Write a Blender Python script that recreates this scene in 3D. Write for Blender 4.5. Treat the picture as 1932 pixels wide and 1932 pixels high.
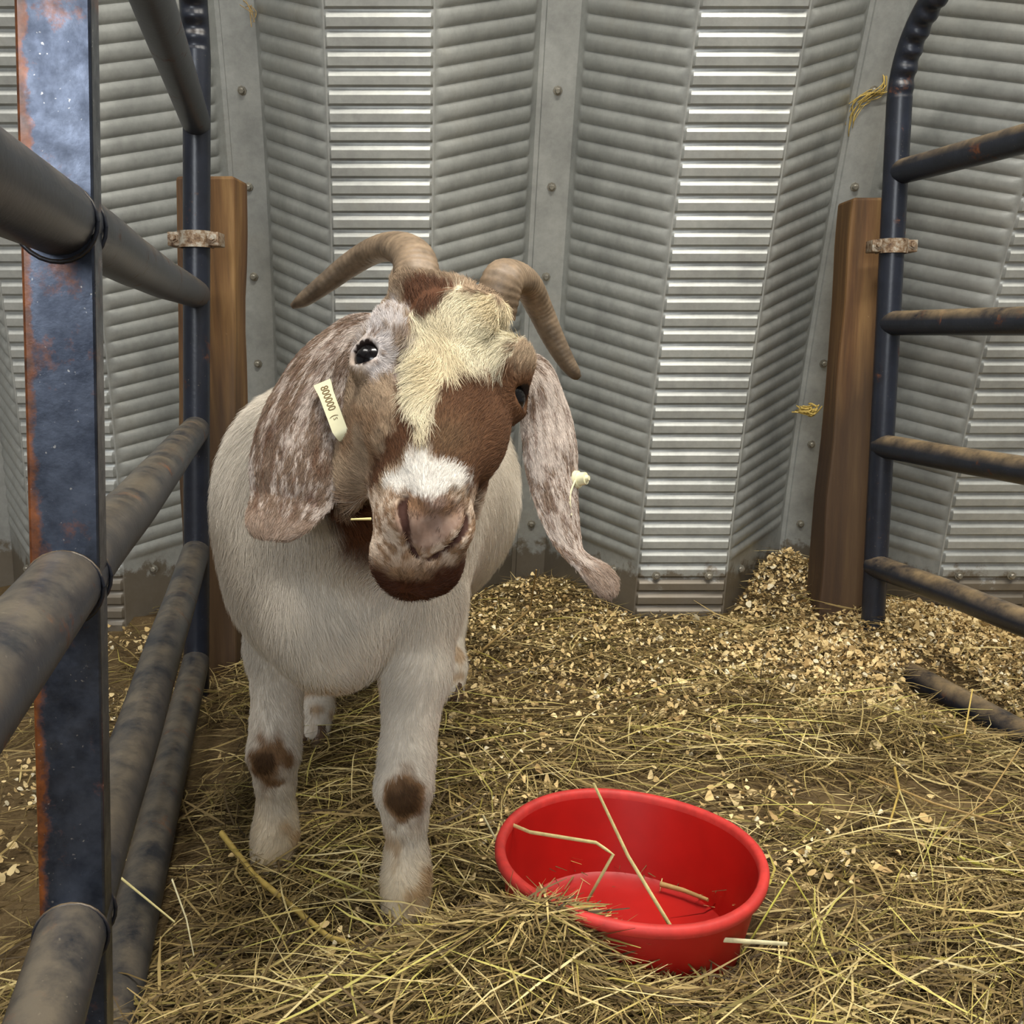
import bpy, math, random
import numpy as np
from mathutils import Matrix, Vector

# ------------------------------------------------------------------ camera, light, exposure
scn = bpy.context.scene
for o in list(bpy.data.objects):
    bpy.data.objects.remove(o)
COL = scn.collection
PITCH = math.radians(9.7)
CAM_H = 0.645
FPX = 1936.0
cam_d = bpy.data.cameras.new('camera')
cam_d.sensor_width = 36.0
cam_d.lens = 36.0 * FPX / 1932.0
cam_d.clip_start = 0.02
cam = bpy.data.objects.new('camera', cam_d)
cam.location = (0, 0, CAM_H)
cam.rotation_euler = (math.pi / 2 - PITCH, 0, 0)
COL.objects.link(cam)
scn.camera = cam

world = bpy.data.worlds.new('world')
world.use_nodes = True
world.node_tree.nodes['Background'].inputs[0].default_value = (0.95, 0.97, 1.0, 1)
world.node_tree.nodes['Background'].inputs[1].default_value = 0.24
scn.world = world


def area(name, loc, target, sx, sy, power, color):
    d = bpy.data.lights.new(name, 'AREA')
    d.shape = 'RECTANGLE'
    d.size, d.size_y = sx, sy
    d.energy = power
    d.color = color
    o = bpy.data.objects.new(name, d)
    o.location = loc
    o.rotation_euler = (Vector(target) - Vector(loc)).to_track_quat('-Z', 'Y').to_euler()
    COL.objects.link(o)
    return o


area('ceiling_lamp', (0.25, 0.35, 2.75), (0.15, 0.9, 0), 1.3, 0.25, 74, (1.0, 0.96, 0.88))
area('ceiling_lamp', (1.9, 1.1, 2.8), (1.2, 1.6, 0), 1.3, 0.25, 56, (1.0, 0.95, 0.85))
area('ceiling_lamp', (-1.7, 0.8, 2.8), (-1.0, 1.4, 0), 1.3, 0.25, 24, (1.0, 0.96, 0.9))
area('doorway_daylight', (-0.5, -3.2, 1.7), (0, 1.2, 0.5), 1.6, 1.5, 95, (0.92, 0.96, 1.0))

scn.cycles.adaptive_threshold = 0.05
scn.cycles.adaptive_min_samples = 16
scn.cycles.max_bounces = 4
scn.cycles.diffuse_bounces = 2
scn.cycles.glossy_bounces = 2
scn.cycles.transparent_max_bounces = 4
scn.cycles_curves.shape = 'RIBBONS'
scn.view_settings.view_transform = 'Standard'
scn.view_settings.look = 'None'
scn.view_settings.gamma = 1.0
scn.view_settings.exposure = 0.0
try:
    scn.view_settings.use_curve_mapping = False
except Exception:
    pass

# ------------------------------------------------------------------ helpers
rng = np.random.default_rng(7)
random.seed(7)
CP, SP = math.cos(PITCH), math.sin(PITCH)
RIGHT = np.array([1.0, 0, 0])
UP = np.array([0, SP, CP])
FWD = np.array([0, CP, -SP])
EYE = np.array([0, 0, CAM_H])


def C(px, py, zc):
    """photo measurement -> point of the place at distance zc along the lens axis"""
    return EYE + zc * (FWD + (px - 966) / FPX * RIGHT - (py - 966) / FPX * UP)


def lin(c):
    c = np.asarray(c, float) / 255.0
    return np.where(c <= 0.04045, c / 12.92, ((c + 0.055) / 1.055) ** 2.4)


def link(name, data, parent=None):
    o = bpy.data.objects.new(name, data)
    COL.objects.link(o)
    if parent is not None:
        o.parent = parent
    return o


def empty(name, loc=(0, 0, 0), parent=None):
    o = bpy.data.objects.new(name, None)
    o.empty_display_size = 0.1
    o.location = loc
    COL.objects.link(o)
    if parent is not None:
        o.parent = parent
    return o


def tag(o, label=None, cat=None, group=None, kind=None):
    if label: o['label'] = label
    if cat: o['category'] = cat
    if group: o['group'] = group
    if kind: o['kind'] = kind
    return o


def mesh(name, verts, faces, mat=None, parent=None, smooth=True, col=None, sharp=None):
    me = bpy.data.meshes.new(name)
    verts = np.asarray(verts, float)
    me.from_pydata(verts.tolist(), [], [tuple(int(i) for i in f) for f in faces])
    me.update()
    if smooth:
        me.polygons.foreach_set('use_smooth', np.ones(len(me.polygons), bool))
        if sharp is not None:
            me.set_sharp_from_angle(angle=math.radians(sharp))
    if col is not None:
        a = me.color_attributes.new('col', 'FLOAT_COLOR', 'POINT')
        c4 = np.ones((len(verts), 4), np.float32)
        c4[:, :3] = col
        a.data.foreach_set('color', c4.ravel())
    if mat: me.materials.append(mat)
    return link(name, me, parent)


def bulk_mesh(name, verts, quads, mat, col, parent=None, smooth=True):
    """fast mesh from numpy arrays (quads: n x k)"""
    me = bpy.data.meshes.new(name)
    nv, nf, k = len(verts), len(quads), quads.shape[1]
    me.vertices.add(nv)
    me.vertices.foreach_set('co', np.asarray(verts, np.float32).ravel())
    me.loops.add(nf * k)
    me.loops.foreach_set('vertex_index', quads.astype(np.int32).ravel())
    me.polygons.add(nf)
    me.polygons.foreach_set('loop_start', np.arange(0, nf * k, k, dtype=np.int32))
    me.polygons.foreach_set('use_smooth', np.full(nf, smooth))
    me.update(calc_edges=True)
    if col is not None:
        a = me.color_attributes.new('col', 'FLOAT_COLOR', 'POINT')
        c4 = np.ones((nv, 4), np.float32)
        c4[:, :3] = col
        a.data.foreach_set('color', c4.ravel())
    me.materials.append(mat)
    return link(name, me, parent)


def box_arrays(x0, x1, y0, y1, z0, z1, bev=0.0):
    """box with chamfered edges as verts, faces"""
    import bmesh
    bm = bmesh.new()
    bmesh.ops.create_cube(bm, size=1)
    for v in bm.verts:
        v.co = Vector(((x0 + x1) / 2 + v.co.x * (x1 - x0), (y0 + y1) / 2 + v.co.y * (y1 - y0), (z0 + z1) / 2 + v.co.z * (z1 - z0)))
    if bev > 0:
        bmesh.ops.bevel(bm, geom=bm.edges[:], offset=bev, segments=2, profile=0.5, affect='EDGES')
    bm.verts.index_update()
    v = [tuple(q.co) for q in bm.verts]
    f = [tuple(q.index for q in p.verts) for p in bm.faces]
    bm.free()
    return v, f


def tube(path, radii, n=20, caps=True, squash=None, ref=None):
    """tube along a polyline with parallel-transport frames"""
    path = np.asarray(path, float)
    m = len(path)
    radii = np.broadcast_to(np.asarray(radii, float), (m,))
    tan = np.gradient(path, axis=0)
    tan /= np.linalg.norm(tan, axis=1)[:, None]
    a = np.array(ref, float) if ref is not None else (np.array([0, 0, 1.0]) if abs(tan[0, 2]) < 0.8 else np.array([1.0, 0, 0]))
    nrm = a - tan[0] * a.dot(tan[0])
    nrm /= np.linalg.norm(nrm)
    V = []
    th = np.linspace(0, 2 * math.pi, n, endpoint=False)
    for i in range(m):
        nrm = nrm - tan[i] * nrm.dot(tan[i])
        nrm /= np.linalg.norm(nrm)
        b = np.cross(tan[i], nrm)
        s = 1.0 if squash is None else squash
        V.append(path[i] + radii[i] * (np.cos(th)[:, None] * nrm + s * np.sin(th)[:, None] * b))
    V = np.concatenate(V)
    F = []
    for i in range(m - 1):
        for j in range(n):
            k = (j + 1) % n
            F.append((i * n + j, i * n + k, (i + 1) * n + k, (i + 1) * n + j))
    if caps:
        F.append(tuple(range(n - 1, -1, -1)))
        F.append(tuple((m - 1) * n + j for j in range(n)))
    return V, F


def catmull(P, k=8):
    P = np.asarray(P, float)
    Q = np.vstack([2 * P[0] - P[1], P, 2 * P[-1] - P[-2]])
    out = []
    for i in range(1, len(Q) - 2):
        t = np.linspace(0, 1, k, endpoint=False)[:, None]
        p0, p1, p2, p3 = Q[i - 1], Q[i], Q[i + 1], Q[i + 2]
        out.append(0.5 * ((2 * p1) + (p2 - p0) * t + (2 * p0 - 5 * p1 + 4 * p2 - p3) * t ** 2 + (3 * p1 - p0 - 3 * p2 + p3) * t ** 3))
    out.append(P[-1:])
    return np.concatenate(out)


def _hash(i, j, k, s):
    h = (i * 374761393 + j * 668265263 + k * 2147483647 + s * 1274126177) & 0xffffffff
    h = ((h ^ (h >> 13)) * 1274126177) & 0xffffffff
    return ((h ^ (h >> 16)) & 0xffff) / 65535.0


def vnoise(P, scale, seed=0):
    """smooth value noise 0..1 in 3D"""
    q = np.asarray(P, float) * scale
    i = np.floor(q).astype(np.int64)
    f = q - i
    f = f * f * (3 - 2 * f)
    r = 0
    for a in (0, 1):
        for b in (0, 1):
            for c in (0, 1):
                w = (f[:, 0] if a else 1 - f[:, 0]) * (f[:, 1] if b else 1 - f[:, 1]) * (f[:, 2] if c else 1 - f[:, 2])
                r = r + w * _hash(i[:, 0] + a, i[:, 1] + b, i[:, 2] + c, seed)
    return r


def smoothstep(a, b, x):
    t = np.clip((x - a) / (b - a), 0, 1)
    return t * t * (3 - 2 * t)


# ------------------------------------------------------------------ materials
class NT:
    def __init__(self, name):
        self.m = bpy.data.materials.new(name)
        self.m.use_nodes = True
        self.n = self.m.node_tree.nodes
        self.l = self.m.node_tree.links
        self.b = self.n['Principled BSDF']

    def new(self, t, **kw):
        x = self.n.new(t)
        for k, v in kw.items():
            if isinstance(k, str) and hasattr(x, k): setattr(x, k, v)
        return x

    def noise(self, scale, detail=4, rough=0.6, vec=None):
        x = self.n.new('ShaderNodeTexNoise')
        x.inputs['Scale'].default_value = scale
        x.inputs['Detail'].default_value = detail
        x.inputs['Roughness'].default_value = rough
        if vec is not None: self.l.new(vec, x.inputs['Vector'])
        return x.outputs['Fac']

    def coords(self, scale=(1, 1, 1)):
        c = self.n.new('ShaderNodeTexCoord')
        m = self.n.new('ShaderNodeMapping')
        m.inputs['Scale'].default_value = scale
        self.l.new(c.outputs['Object'], m.inputs['Vector'])
        return m.outputs['Vector']

    def ramp(self, fac, stops, interp='LINEAR'):
        r = self.n.new('ShaderNodeValToRGB')
        r.color_ramp.interpolation = interp
        e = r.color_ramp.elements
        while len(e) < len(stops): e.new(0.5)
        for s, (p, c) in zip(e, stops):
            s.position = p
            s.color = (*c, 1) if len(c) == 3 else c
        self.l.new(fac, r.inputs['Fac'])
        return r.outputs['Color']

    def mix(self, fac, a, b, mode='MIX'):
        x = self.n.new('ShaderNodeMix')
        x.data_type = 'RGBA'
        x.blend_type = mode
        for sock, v in ((x.inputs[0], fac), (x.inputs[6], a), (x.inputs[7], b)):
            if hasattr(v, 'is_linked'): self.l.new(v, sock)
            elif isinstance(v, (int, float)): sock.default_value = v
            else: sock.default_value = (*v, 1)
        return x.outputs[2]

    def bump(self, h, strength=0.3, dist=0.002):
        x = self.n.new('ShaderNodeBump')
        x.inputs['Strength'].default_value = strength
        x.inputs['Distance'].default_value = dist
        self.l.new(h, x.inputs['Height'])
        self.l.new(x.outputs[0], self.b.inputs['Normal'])

    def set(self, color=None, rough=None, metal=None, spec=None):
        for key, v in (('Base Color', color), ('Roughness', rough), ('Metallic', metal), ('Specular IOR Level', spec)):
            if v is None: continue
            s = self.b.inputs[key]
            if hasattr(v, 'is_linked'): self.l.new(v, s)
            elif isinstance(v, (int, float)): s.default_value = v
            else: s.default_value = (*v, 1)
        return self.m


def mat_wall():
    t = NT('galvanised_steel')
    v = t.coords()
    base = t.ramp(t.noise(9, 5, 0.6, v), [(0.3, lin((152, 153, 148))), (0.7, lin((182, 183, 177)))])
    fine = t.ramp(t.noise(60, 4, 0.7, v), [(0.35, (0.86, 0.86, 0.86)), (0.65, (1, 1, 1))])
    c = t.mix(1.0, base, fine, 'MULTIPLY')
    dirt = t.ramp(t.noise(4.5, 8, 0.72, v), [(0.56, (0, 0, 0)), (0.74, (1, 1, 1))])
    c = t.mix(t.mix(0.5, (0, 0, 0), dirt), c, lin((112, 104, 88)))
    # dried splashes on the lowest part of the sheets
    g = t.n.new('ShaderNodeTexCoord'); s = t.n.new('ShaderNodeSeparateXYZ'); t.l.new(g.outputs['Object'], s.inputs[0])
    ma = t.n.new('ShaderNodeMath'); ma.operation = 'MULTIPLY_ADD'
    t.l.new(t.noise(16, 6, 0.7, v), ma.inputs[0]); ma.inputs[1].default_value = -0.20; t.l.new(s.outputs['Z'], ma.inputs[2])
    c = t.mix(t.ramp(ma.outputs[0], [(0.0, (0.75, 0.75, 0.75)), (0.02, (0, 0, 0))]), c, lin((96, 80, 56)))
    t.set(c, 0.40, 0.30)
    t.bump(t.noise(25, 3, 0.5, v), 0.12, 0.003)
    return t.m


def mat_paint(name, dark, dust, rust_amt, rough=0.38, dust_up=0.75):
    """blue-black painted pipe: worn, rusty, with dust lying on top faces"""
    t = NT(name)
    v = t.coords()
    base = t.ramp(t.noise(30, 5, 0.6, v), [(0.3, dark * 0.7), (0.7, dark * 1.25)])
    r = t.ramp(t.noise(14, 8, 0.75, v), [(0.62 - 0.12 * rust_amt, (0, 0, 0)), (0.70, (1, 1, 1))])
    rc = t.ramp(t.noise(80, 3, 0.6, v), [(0.3, lin((70, 38, 20))), (0.7, lin((128, 74, 36)))])
    c = t.mix(r, base, rc)
    g = t.n.new('ShaderNodeNewGeometry')
    s = t.n.new('ShaderNodeSeparateXYZ')
    t.l.new(g.outputs['Normal'], s.inputs[0])
    up = t.ramp(s.outputs['Z'], [(0.15, (0, 0, 0)), (0.9, (dust_up, dust_up, dust_up))])
    dn = t.ramp(t.noise(15, 6, 0.7, v), [(0.36, (0.05, 0.05, 0.05)), (0.62, (1, 1, 1))])
    c = t.mix(t.mix(1.0, up, dn, 'MULTIPLY'), c, dust)
    spots = t.ramp(t.noise(260, 2, 0.5, v), [(0.70, (0, 0, 0)), (0.78, (1, 1, 1))])
    c = t.mix(t.mix(0.35, (0, 0, 0), spots), c, lin((150, 140, 120)))
    t.set(c, t.ramp(r, [(0, (rough,) * 3), (1, (0.8,) * 3)]), 0.0, 0.5)
    t.bump(t.noise(150, 4, 0.6, v), 0.25, 0.001)
    return t.m


def mat_bar(vec, const):
    """bluish mill-scale steel bar with rust and scratches"""
    t = NT('mill_scale_steel')
    v = t.coords()
    base = t.ramp(t.noise(45, 6, 0.65, v), [(0.3, lin((50, 55, 66))), (0.7, lin((80, 86, 98)))])
    r = t.ramp(t.noise(11, 8, 0.75, v), [(0.56, (0, 0, 0)), (0.68, (1, 1, 1))])
    rc = t.ramp(t.noise(90, 3, 0.6, v), [(0.3, lin((70, 38, 20))), (0.7, lin((140, 78, 34)))])
    # rust creeping in from the left edge of the bar
    tc = t.n.new('ShaderNodeTexCoord'); dp = t.n.new('ShaderNodeVectorMath'); dp.operation = 'DOT_PRODUCT'
    t.l.new(tc.outputs['Object'], dp.inputs[0]); dp.inputs[1].default_value = vec
    ma = t.n.new('ShaderNodeMath'); ma.operation = 'MULTIPLY_ADD'
    t.l.new(t.noise(28, 6, 0.7, v), ma.inputs[0]); ma.inputs[1].default_value = -0.030; t.l.new(dp.outputs['Value'], ma.inputs[2])
    ad = t.n.new('ShaderNodeMath'); ad.operation = 'ADD'; t.l.new(ma.outputs[0], ad.inputs[0]); ad.inputs[1].default_value = const + 0.0222 + 0.0115
    er = t.ramp(ad.outputs[0], [(0.0, (1, 1, 1)), (0.0025, (0, 0, 0))])
    r = t.mix(1.0, r, er, 'LIGHTEN')
    c = t.mix(r, base, rc)
    spots = t.ramp(t.noise(240, 2, 0.5, v), [(0.70, (0, 0, 0)), (0.76, (1, 1, 1))])
    c = t.mix(t.mix(0.5, (0, 0, 0), spots), c, lin((190, 186, 178)))
    t.set(c, t.ramp(t.noise(70, 4, 0.6, v), [(0.3, (0.26,) * 3), (0.7, (0.42,) * 3)]), t.ramp(r, [(0, (0.85,) * 3), (1, (0.1,) * 3)]), 0.5)
    t.bump(t.noise(160, 4, 0.6, v), 0.12, 0.001)
    return t.m


def mat_wood():
    t = NT('weathered_timber')
    v = t.coords((28, 28, 1.6))
    c = t.ramp(t.noise(1.6, 6, 0.62, v), [(0.25, lin((72, 50, 27))), (0.5, lin((122, 90, 50))), (0.75, lin((156, 124, 76)))])
    v2 = t.coords((9, 9, 0.8))
    d = t.ramp(t.noise(1.3, 4, 0.6, v2), [(0.35, lin((150, 118, 92))), (0.62, (1, 1, 1))])
    c = t.mix(0.8, c, d, 'MULTIPLY')
    c = t.mix(t.ramp(t.noise(70, 3, 0.6, t.coords()), [(0.72, (0, 0, 0)), (0.8, (0.5, 0.5, 0.5))]), c, lin((190, 160, 115)))
    # foot of the post coloured darker brown, with a ragged upper edge
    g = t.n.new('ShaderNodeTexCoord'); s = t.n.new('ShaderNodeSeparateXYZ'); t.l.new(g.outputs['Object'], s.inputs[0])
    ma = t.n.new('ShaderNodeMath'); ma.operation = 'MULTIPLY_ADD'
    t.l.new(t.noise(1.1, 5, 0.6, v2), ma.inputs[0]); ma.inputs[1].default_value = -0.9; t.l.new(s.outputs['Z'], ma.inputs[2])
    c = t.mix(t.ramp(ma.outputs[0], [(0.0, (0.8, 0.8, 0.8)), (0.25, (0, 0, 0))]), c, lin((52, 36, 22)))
    t.set(c, 0.75)
    t.bump(t.noise(1.6, 6, 0.62, v), 0.5, 0.003)
    return t.m


def mat_rusty():
    t = NT('rusty_steel')
    v = t.coords()
    c = t.ramp(t.noise(90, 6, 0.7, v), [(0.36, lin((78, 56, 40))), (0.48, lin((132, 108, 82))), (0.62, lin((172, 164, 148)))])
    t.set(c, 0.6, 0.35)
    t.bump(t.noise(200, 4, 0.6, v), 0.4, 0.001)
    return t.m


def mat_plain(name, col, rough=0.6, metal=0.0, var=0.15, scale=40, spec=0.5):
    t = NT(name)
    c = lin(col)
    t.set(t.ramp(t.noise(scale, 4, 0.6, t.coords()), [(0.3, c * (1 - var)), (0.7, c * (1 + var))]), rough, metal, spec)
    return t.m


def mat_attr(name, rough=0.7, spec=0.25, var=0.0, scale=300):
    t = NT(name)
    a = t.n.new('ShaderNodeAttribute')
    a.attribute_name = 'col'
    c = a.outputs['Color']
    if var > 0:
        c = t.mix(1.0, c, t.ramp(t.noise(scale, 3, 0.6, t.coords()), [(0.3, (1 - var,) * 3), (0.7, (1 + var * 0.3,) * 3)]), 'MULTIPLY')
    t.set(c, rough, 0.0, spec)
    return t.m


def mat_floor():
    t = NT('trodden_earth')
    v = t.coords()
    c = t.ramp(t.noise(7, 6, 0.65, v), [(0.3, lin((78, 62, 40))), (0.7, lin((120, 100, 68)))])
    c = t.mix(t.ramp(t.noise(120, 4, 0.7, v), [(0.55, (0, 0, 0)), (0.72, (0.8, 0.8, 0.8))]), c, lin((150, 130, 92)))
    c = t.mix(t.ramp(t.noise(60, 4, 0.7, v), [(0.6, (0, 0, 0)), (0.75, (0.8, 0.8, 0.8))]), c, lin((48, 36, 22)))
    t.set(c, 0.9, 0.0, 0.2)
    t.bump(t.noise(90, 5, 0.7, v), 0.6, 0.006)
    return t.m


M = {
    'wall': mat_wall(),
    'gate': mat_paint('painted_pipe', lin((38, 42, 50)), lin((122, 110, 90)), 0.25, 0.42, 0.68),
    'gate2': mat_paint('painted_pipe_dark', lin((28, 32, 42)), lin((150, 128, 94)), 0.15, 0.35, 0.8),
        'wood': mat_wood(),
    'rust': mat_rusty(),
    'bolt': mat_plain('zinc_bolt', (150, 145, 132), 0.45, 0.6, 0.3, 60),
    'red': mat_plain('red_plastic', (172, 18, 11), 0.45, 0.0, 0.10, 18),
    'red_rim': mat_plain('scuffed_red_plastic', (196, 52, 45), 0.6, 0.0, 0.18, 60),
    'floor': mat_floor(),
    'hay': mat_attr('hay', 0.65, 0.3),
    'shaving': mat_attr('wood_shaving', 0.8, 0.2),
    'skin': mat_attr('goat_hide', 0.75, 0.15, 0.12, 300),
    'fur': mat_attr('goat_hair', 0.62, 0.22),
    'tag': mat_plain('cream_tag_plastic', (232, 226, 186), 0.45, 0.0, 0.05, 30),
    'tag_ink': mat_plain('tag_ink', (112, 84, 34), 0.6),
    'hoof': mat_plain('hoof_horn', (84, 62, 42), 0.5, 0.0, 0.35, 70),
}

# ------------------------------------------------------------------ ground height
def ground(x, y):
    x = np.asarray(x, float); y = np.asarray(y, float)
    P = np.stack([x.ravel(), y.ravel(), np.zeros(x.size)], 1)
    h = ((vnoise(P, 5, 1) - 0.5) * 0.018 + (vnoise(P, 14, 2) - 0.5) * 0.010 + (vnoise(P, 40, 3) - 0.5) * 0.004).reshape(x.shape)

    def mound(cx, cy, rx, ry, hh):
        return hh * np.exp(-(((x - cx) / rx) ** 2 + ((y - cy) / ry) ** 2))
    h = h + mound(0.665, 2.40, 0.10, 0.12, 0.115)       # shavings heaped against the right timber post
    h = h + mound(0.86, 2.22, 0.16, 0.14, 0.035)
    h = h + mound(0.06, 2.42, 0.10, 0.12, 0.055)        # hay in the wall recess
    h = h + mound(0.000, 0.860, 0.17, 0.055, 0.055)        # hay in front of the bowl
    h = h - 0.05 * smoothstep(0.155, 0.125, np.hypot(x - 0.126, y - 1.018))   # the bowl sits in a hollow
    h = h + mound(-0.28, 0.80, 0.2, 0.1, 0.02)
    t = x - 0.772 - 0.237 * (2.14 - y)                  # across the right gate line
    h = h - 0.055 * smoothstep(-0.07, -0.02, t) * smoothstep(2.02, 1.92, y) * smoothstep(0.10, 0.05, t)
    h = h - 0.045 * smoothstep(-0.28, -0.04, t) * smoothstep(2.1, 1.8, y)
    for (fx, fy) in ((-0.117, 1.02), (-0.288, 1.13), (-0.313, 1.53), (-0.109, 1.73)):
        h = h + mound(fx, fy - 0.02, 0.06, 0.05, 0.016)
    h = h - 0.03 * smoothstep(-0.45, -0.60, x) * (y < 2.3)
    return h


# ------------------------------------------------------------------ setting: floor
def build_floor():
    xs = np.linspace(-3.2, 3.2, 240)
    ys = np.linspace(-1.2, 3.0, 180)
    X, Y = np.meshgrid(xs, ys)
    Z = ground(X, Y)
    V = np.stack([X.ravel(), Y.ravel(), Z.ravel()], 1)
    n = len(xs)
    i, j = np.meshgrid(np.arange(len(ys) - 1), np.arange(n - 1), indexing='ij')
    a = (i * n + j).ravel()
    Q = np.stack([a, a + 1, a + n + 1, a + n], 1)
    o = bulk_mesh('floor', V, Q, M['floor'], None)
    tag(o, 'trodden brown earth floor of the pen under the hay', 'floor', kind='structure')


build_floor()

# ------------------------------------------------------------------ setting: arched steel wall
TH0, KAP, WY0, WD, SHEAR, PER = 0.068, 0.2468, 2.3018, 0.310, 0.0498, 0.0336


def arch(s, off):
    th = TH0 + KAP * s
    y = WY0 + (np.cos(th) - math.cos(TH0)) / KAP + off * np.cos(th)
    z = (np.sin(th) - math.sin(TH0)) / KAP + off * np.sin(th)
    return y, z


def wall_point(x, s, off):
    y, z = arch(s, off)
    return np.stack([x + SHEAR * z, y, z], -1)


def build_wall():
    root = empty('wall_back', (0, 2.3, 0))
    tag(root, 'arched wall of folded galvanised steel panels with pressed horizontal ribs', 'wall', kind='structure')
    inv = Vector((0, -2.3, 0))
    pitch, fw, sw = 0.691, 0.104, 0.042
    hp = pitch / 2
    # phase positions inside one rib: flat-face profile and rounded web profile
    ph = np.array([0.0, 0.10, 0.17, 0.40, 0.62, 0.70, 0.86, 0.95])
    flat_d = np.interp(ph, [0, 0.05, 0.16, 0.64, 0.88, 1.0], [0, 0.08, 1, 1, 0.08, 0])
    web_d = np.array([0.0, 0.42, 0.66, 0.97, 0.95, 0.86, 0.55, 0.2])
    n0, n1 = -2, 62
    S = ((np.arange(n0, n1)[:, None] + ph[None]) * PER).ravel()
    FD = np.tile(flat_d, n1 - n0)
    WDp = np.tile(web_d, n1 - n0)
    web_on = smoothstep(0.135, 0.150, S)
    e = np.array([hp - sw - fw, WD]); L = np.linalg.norm(e); e = e / L
    for k in range(-4, 5):
        xc = -0.307 + 0.691 * k
        rows = []       # (x, off, mode, weight, nx, noff)
        rows.append((-hp - 0.034, WD + 0.003, 0, 0, 0, -1))
        rows.append((-hp - 0.030, WD - 0.004, 0, 0, 0, -1))
        for t in (-hp, -hp + sw): rows.append((t, WD - 0.004 if t < -hp + 0.01 else WD, 0, 0, 0, -1))
        ts = [0.03, 0.055, 0.075, 0.1, 0.3, 0.5, 0.7, 0.9, 0.94, 0.97, 0.99]
        ws = [0, 0.0, 0.7, 1, 1, 1, 1, 1, 0.9, 0.5, 0.0]
        for t, w in zip(ts, ws):                      # left web: from seam to flat
            rows.append((-fw - (1 - t) * (hp - sw - fw), WD * (1 - t), 2, w, -e[1], -e[0]))
        for t, w in ((-1.0, 0), (-0.97, 0), (-0.93, 1), (-0.4, 1), (0.0, 1), (0.4, 1), (0.93, 1), (0.97, 0), (1.0, 0)):
            rows.append((t * fw, 0, 1, w, 0, -1))
        for t, w in zip(ts[::-1], ws[::-1]):
            rows.append((fw + (1 - t) * (hp - sw - fw), WD * (1 - t), 2, w, e[1], -e[0]))
        for t in (hp - sw, hp + 0.02): rows.append((t, WD, 0, 0, 0, -1))
        rows.append((hp + 0.024, WD + 0.010, 0, 0, 0, -1))
        V = []
        for (x, off, mode, w, nx, no) in rows:
            if mode == 1: d = 0.0075 * FD * w
            elif mode == 2: d = 0.0068 * WDp * w * web_on
            else: d = 0 * S
            V.append(wall_point(xc + x + d * nx, S, off + d * no))
        V = np.array(V)                               # rows x S x 3
        m, n = V.shape[:2]
        i, j = np.meshgrid(np.arange(m - 1), np.arange(n - 1), indexing='ij')
        a = (i * n + j).ravel()
        Q = np.stack([a, a + n, a + n + 1, a + 1], 1)
        P = V.reshape(-1, 3) + np.array(inv)
        o = bulk_mesh('steel_panel', P, Q, M['wall'], None, root)
        o.data.set_sharp_from_angle(angle=math.radians(32))
        # bolts down the seam, and two in the skirt of the flat
        spots = [(xc + hp + 0.003, s_, WD - 0.004) for s_ in (0.14, 0.335, 0.525, 0.72, 0.91, 1.10, 1.285, 1.47, 1.66)]
        spots += [(xc - 0.06, 0.108, -0.007), (xc + 0.06, 0.108, -0.007), (xc + fw + 0.045, 0.10, 0.068), (xc - fw - 0.045, 0.10, 0.068)]
        for (bx, bs, bo) in spots:
            c = wall_point(bx, np.array(bs), bo)
            th = TH0 + KAP * bs
            nrm = np.array([0, -math.cos(th), -math.sin(th)])
            path = [c + nrm * q for q in (0.0, 0.0025, 0.0026, 0.0085, 0.0105)]
            v, f = tube(path, [0.0105, 0.0100, 0.0068, 0.0066, 0.0045], 8)
            mesh('bolt', v + np.array(inv), f, M['bolt'], o, smooth=True, sharp=30)


build_wall()

# ------------------------------------------------------------------ timber posts
def build_timber(loc, w, d, h, lean, label):
    v, f = box_arrays(-w / 2, w / 2, -d / 2, d / 2, -0.06, h, 0.006)
    v = np.array(v)
    import bmesh
    bm = bmesh.new()
    bv = [bm.verts.new(tuple(q)) for q in v]
    for q in f: bm.faces.new([bv[i] for i in q])
    for zc in np.linspace(0.0, h - 0.03, 16):
        bmesh.ops.bisect_plane(bm, geom=bm.verts[:] + bm.edges[:] + bm.faces[:], plane_co=(0, 0, float(zc)), plane_no=(0, 0, 1))
    for q in bm.verts:
        z = q.co.z
        k = np.array([[q.co.x * 3 + loc[0] * 9, q.co.y * 3, z]])
        q.co.x += lean * z + (vnoise(k, 7, 5)[0] - 0.5) * 0.008
        q.co.y += (vnoise(k, 7, 6)[0] - 0.5) * 0.008
    me = bpy.data.meshes.new('timber_post')
    bm.to_mesh(me); bm.free()
    me.polygons.foreach_set('use_smooth', np.ones(len(me.polygons), bool))
    me.set_sharp_from_angle(angle=math.radians(14))
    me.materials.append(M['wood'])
    o = link('timber_post', me)
    o.location = loc
    tag(o, label, 'post', 'timber posts along the steel wall')
    return o


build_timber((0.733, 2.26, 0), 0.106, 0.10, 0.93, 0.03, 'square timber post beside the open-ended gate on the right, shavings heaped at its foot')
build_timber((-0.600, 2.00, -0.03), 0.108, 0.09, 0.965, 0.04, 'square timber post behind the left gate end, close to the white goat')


# ------------------------------------------------------------------ pipe gates
def smooth_pipe(a, b, r, wob, seed, n=14, m=26):
    """slightly dented straight pipe"""
    t = np.linspace(0, 1, m)[:, None]
    p = a * (1 - t) + b * t
    q = np.stack([t[:, 0] * 7, np.full(m, seed * 3.1), np.zeros(m)], 1)
    p[:, 2] += (vnoise(q, 1.3, seed) - 0.5) * wob * np.sin(np.pi * t[:, 0])
    return tube(p, r, n)


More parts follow.
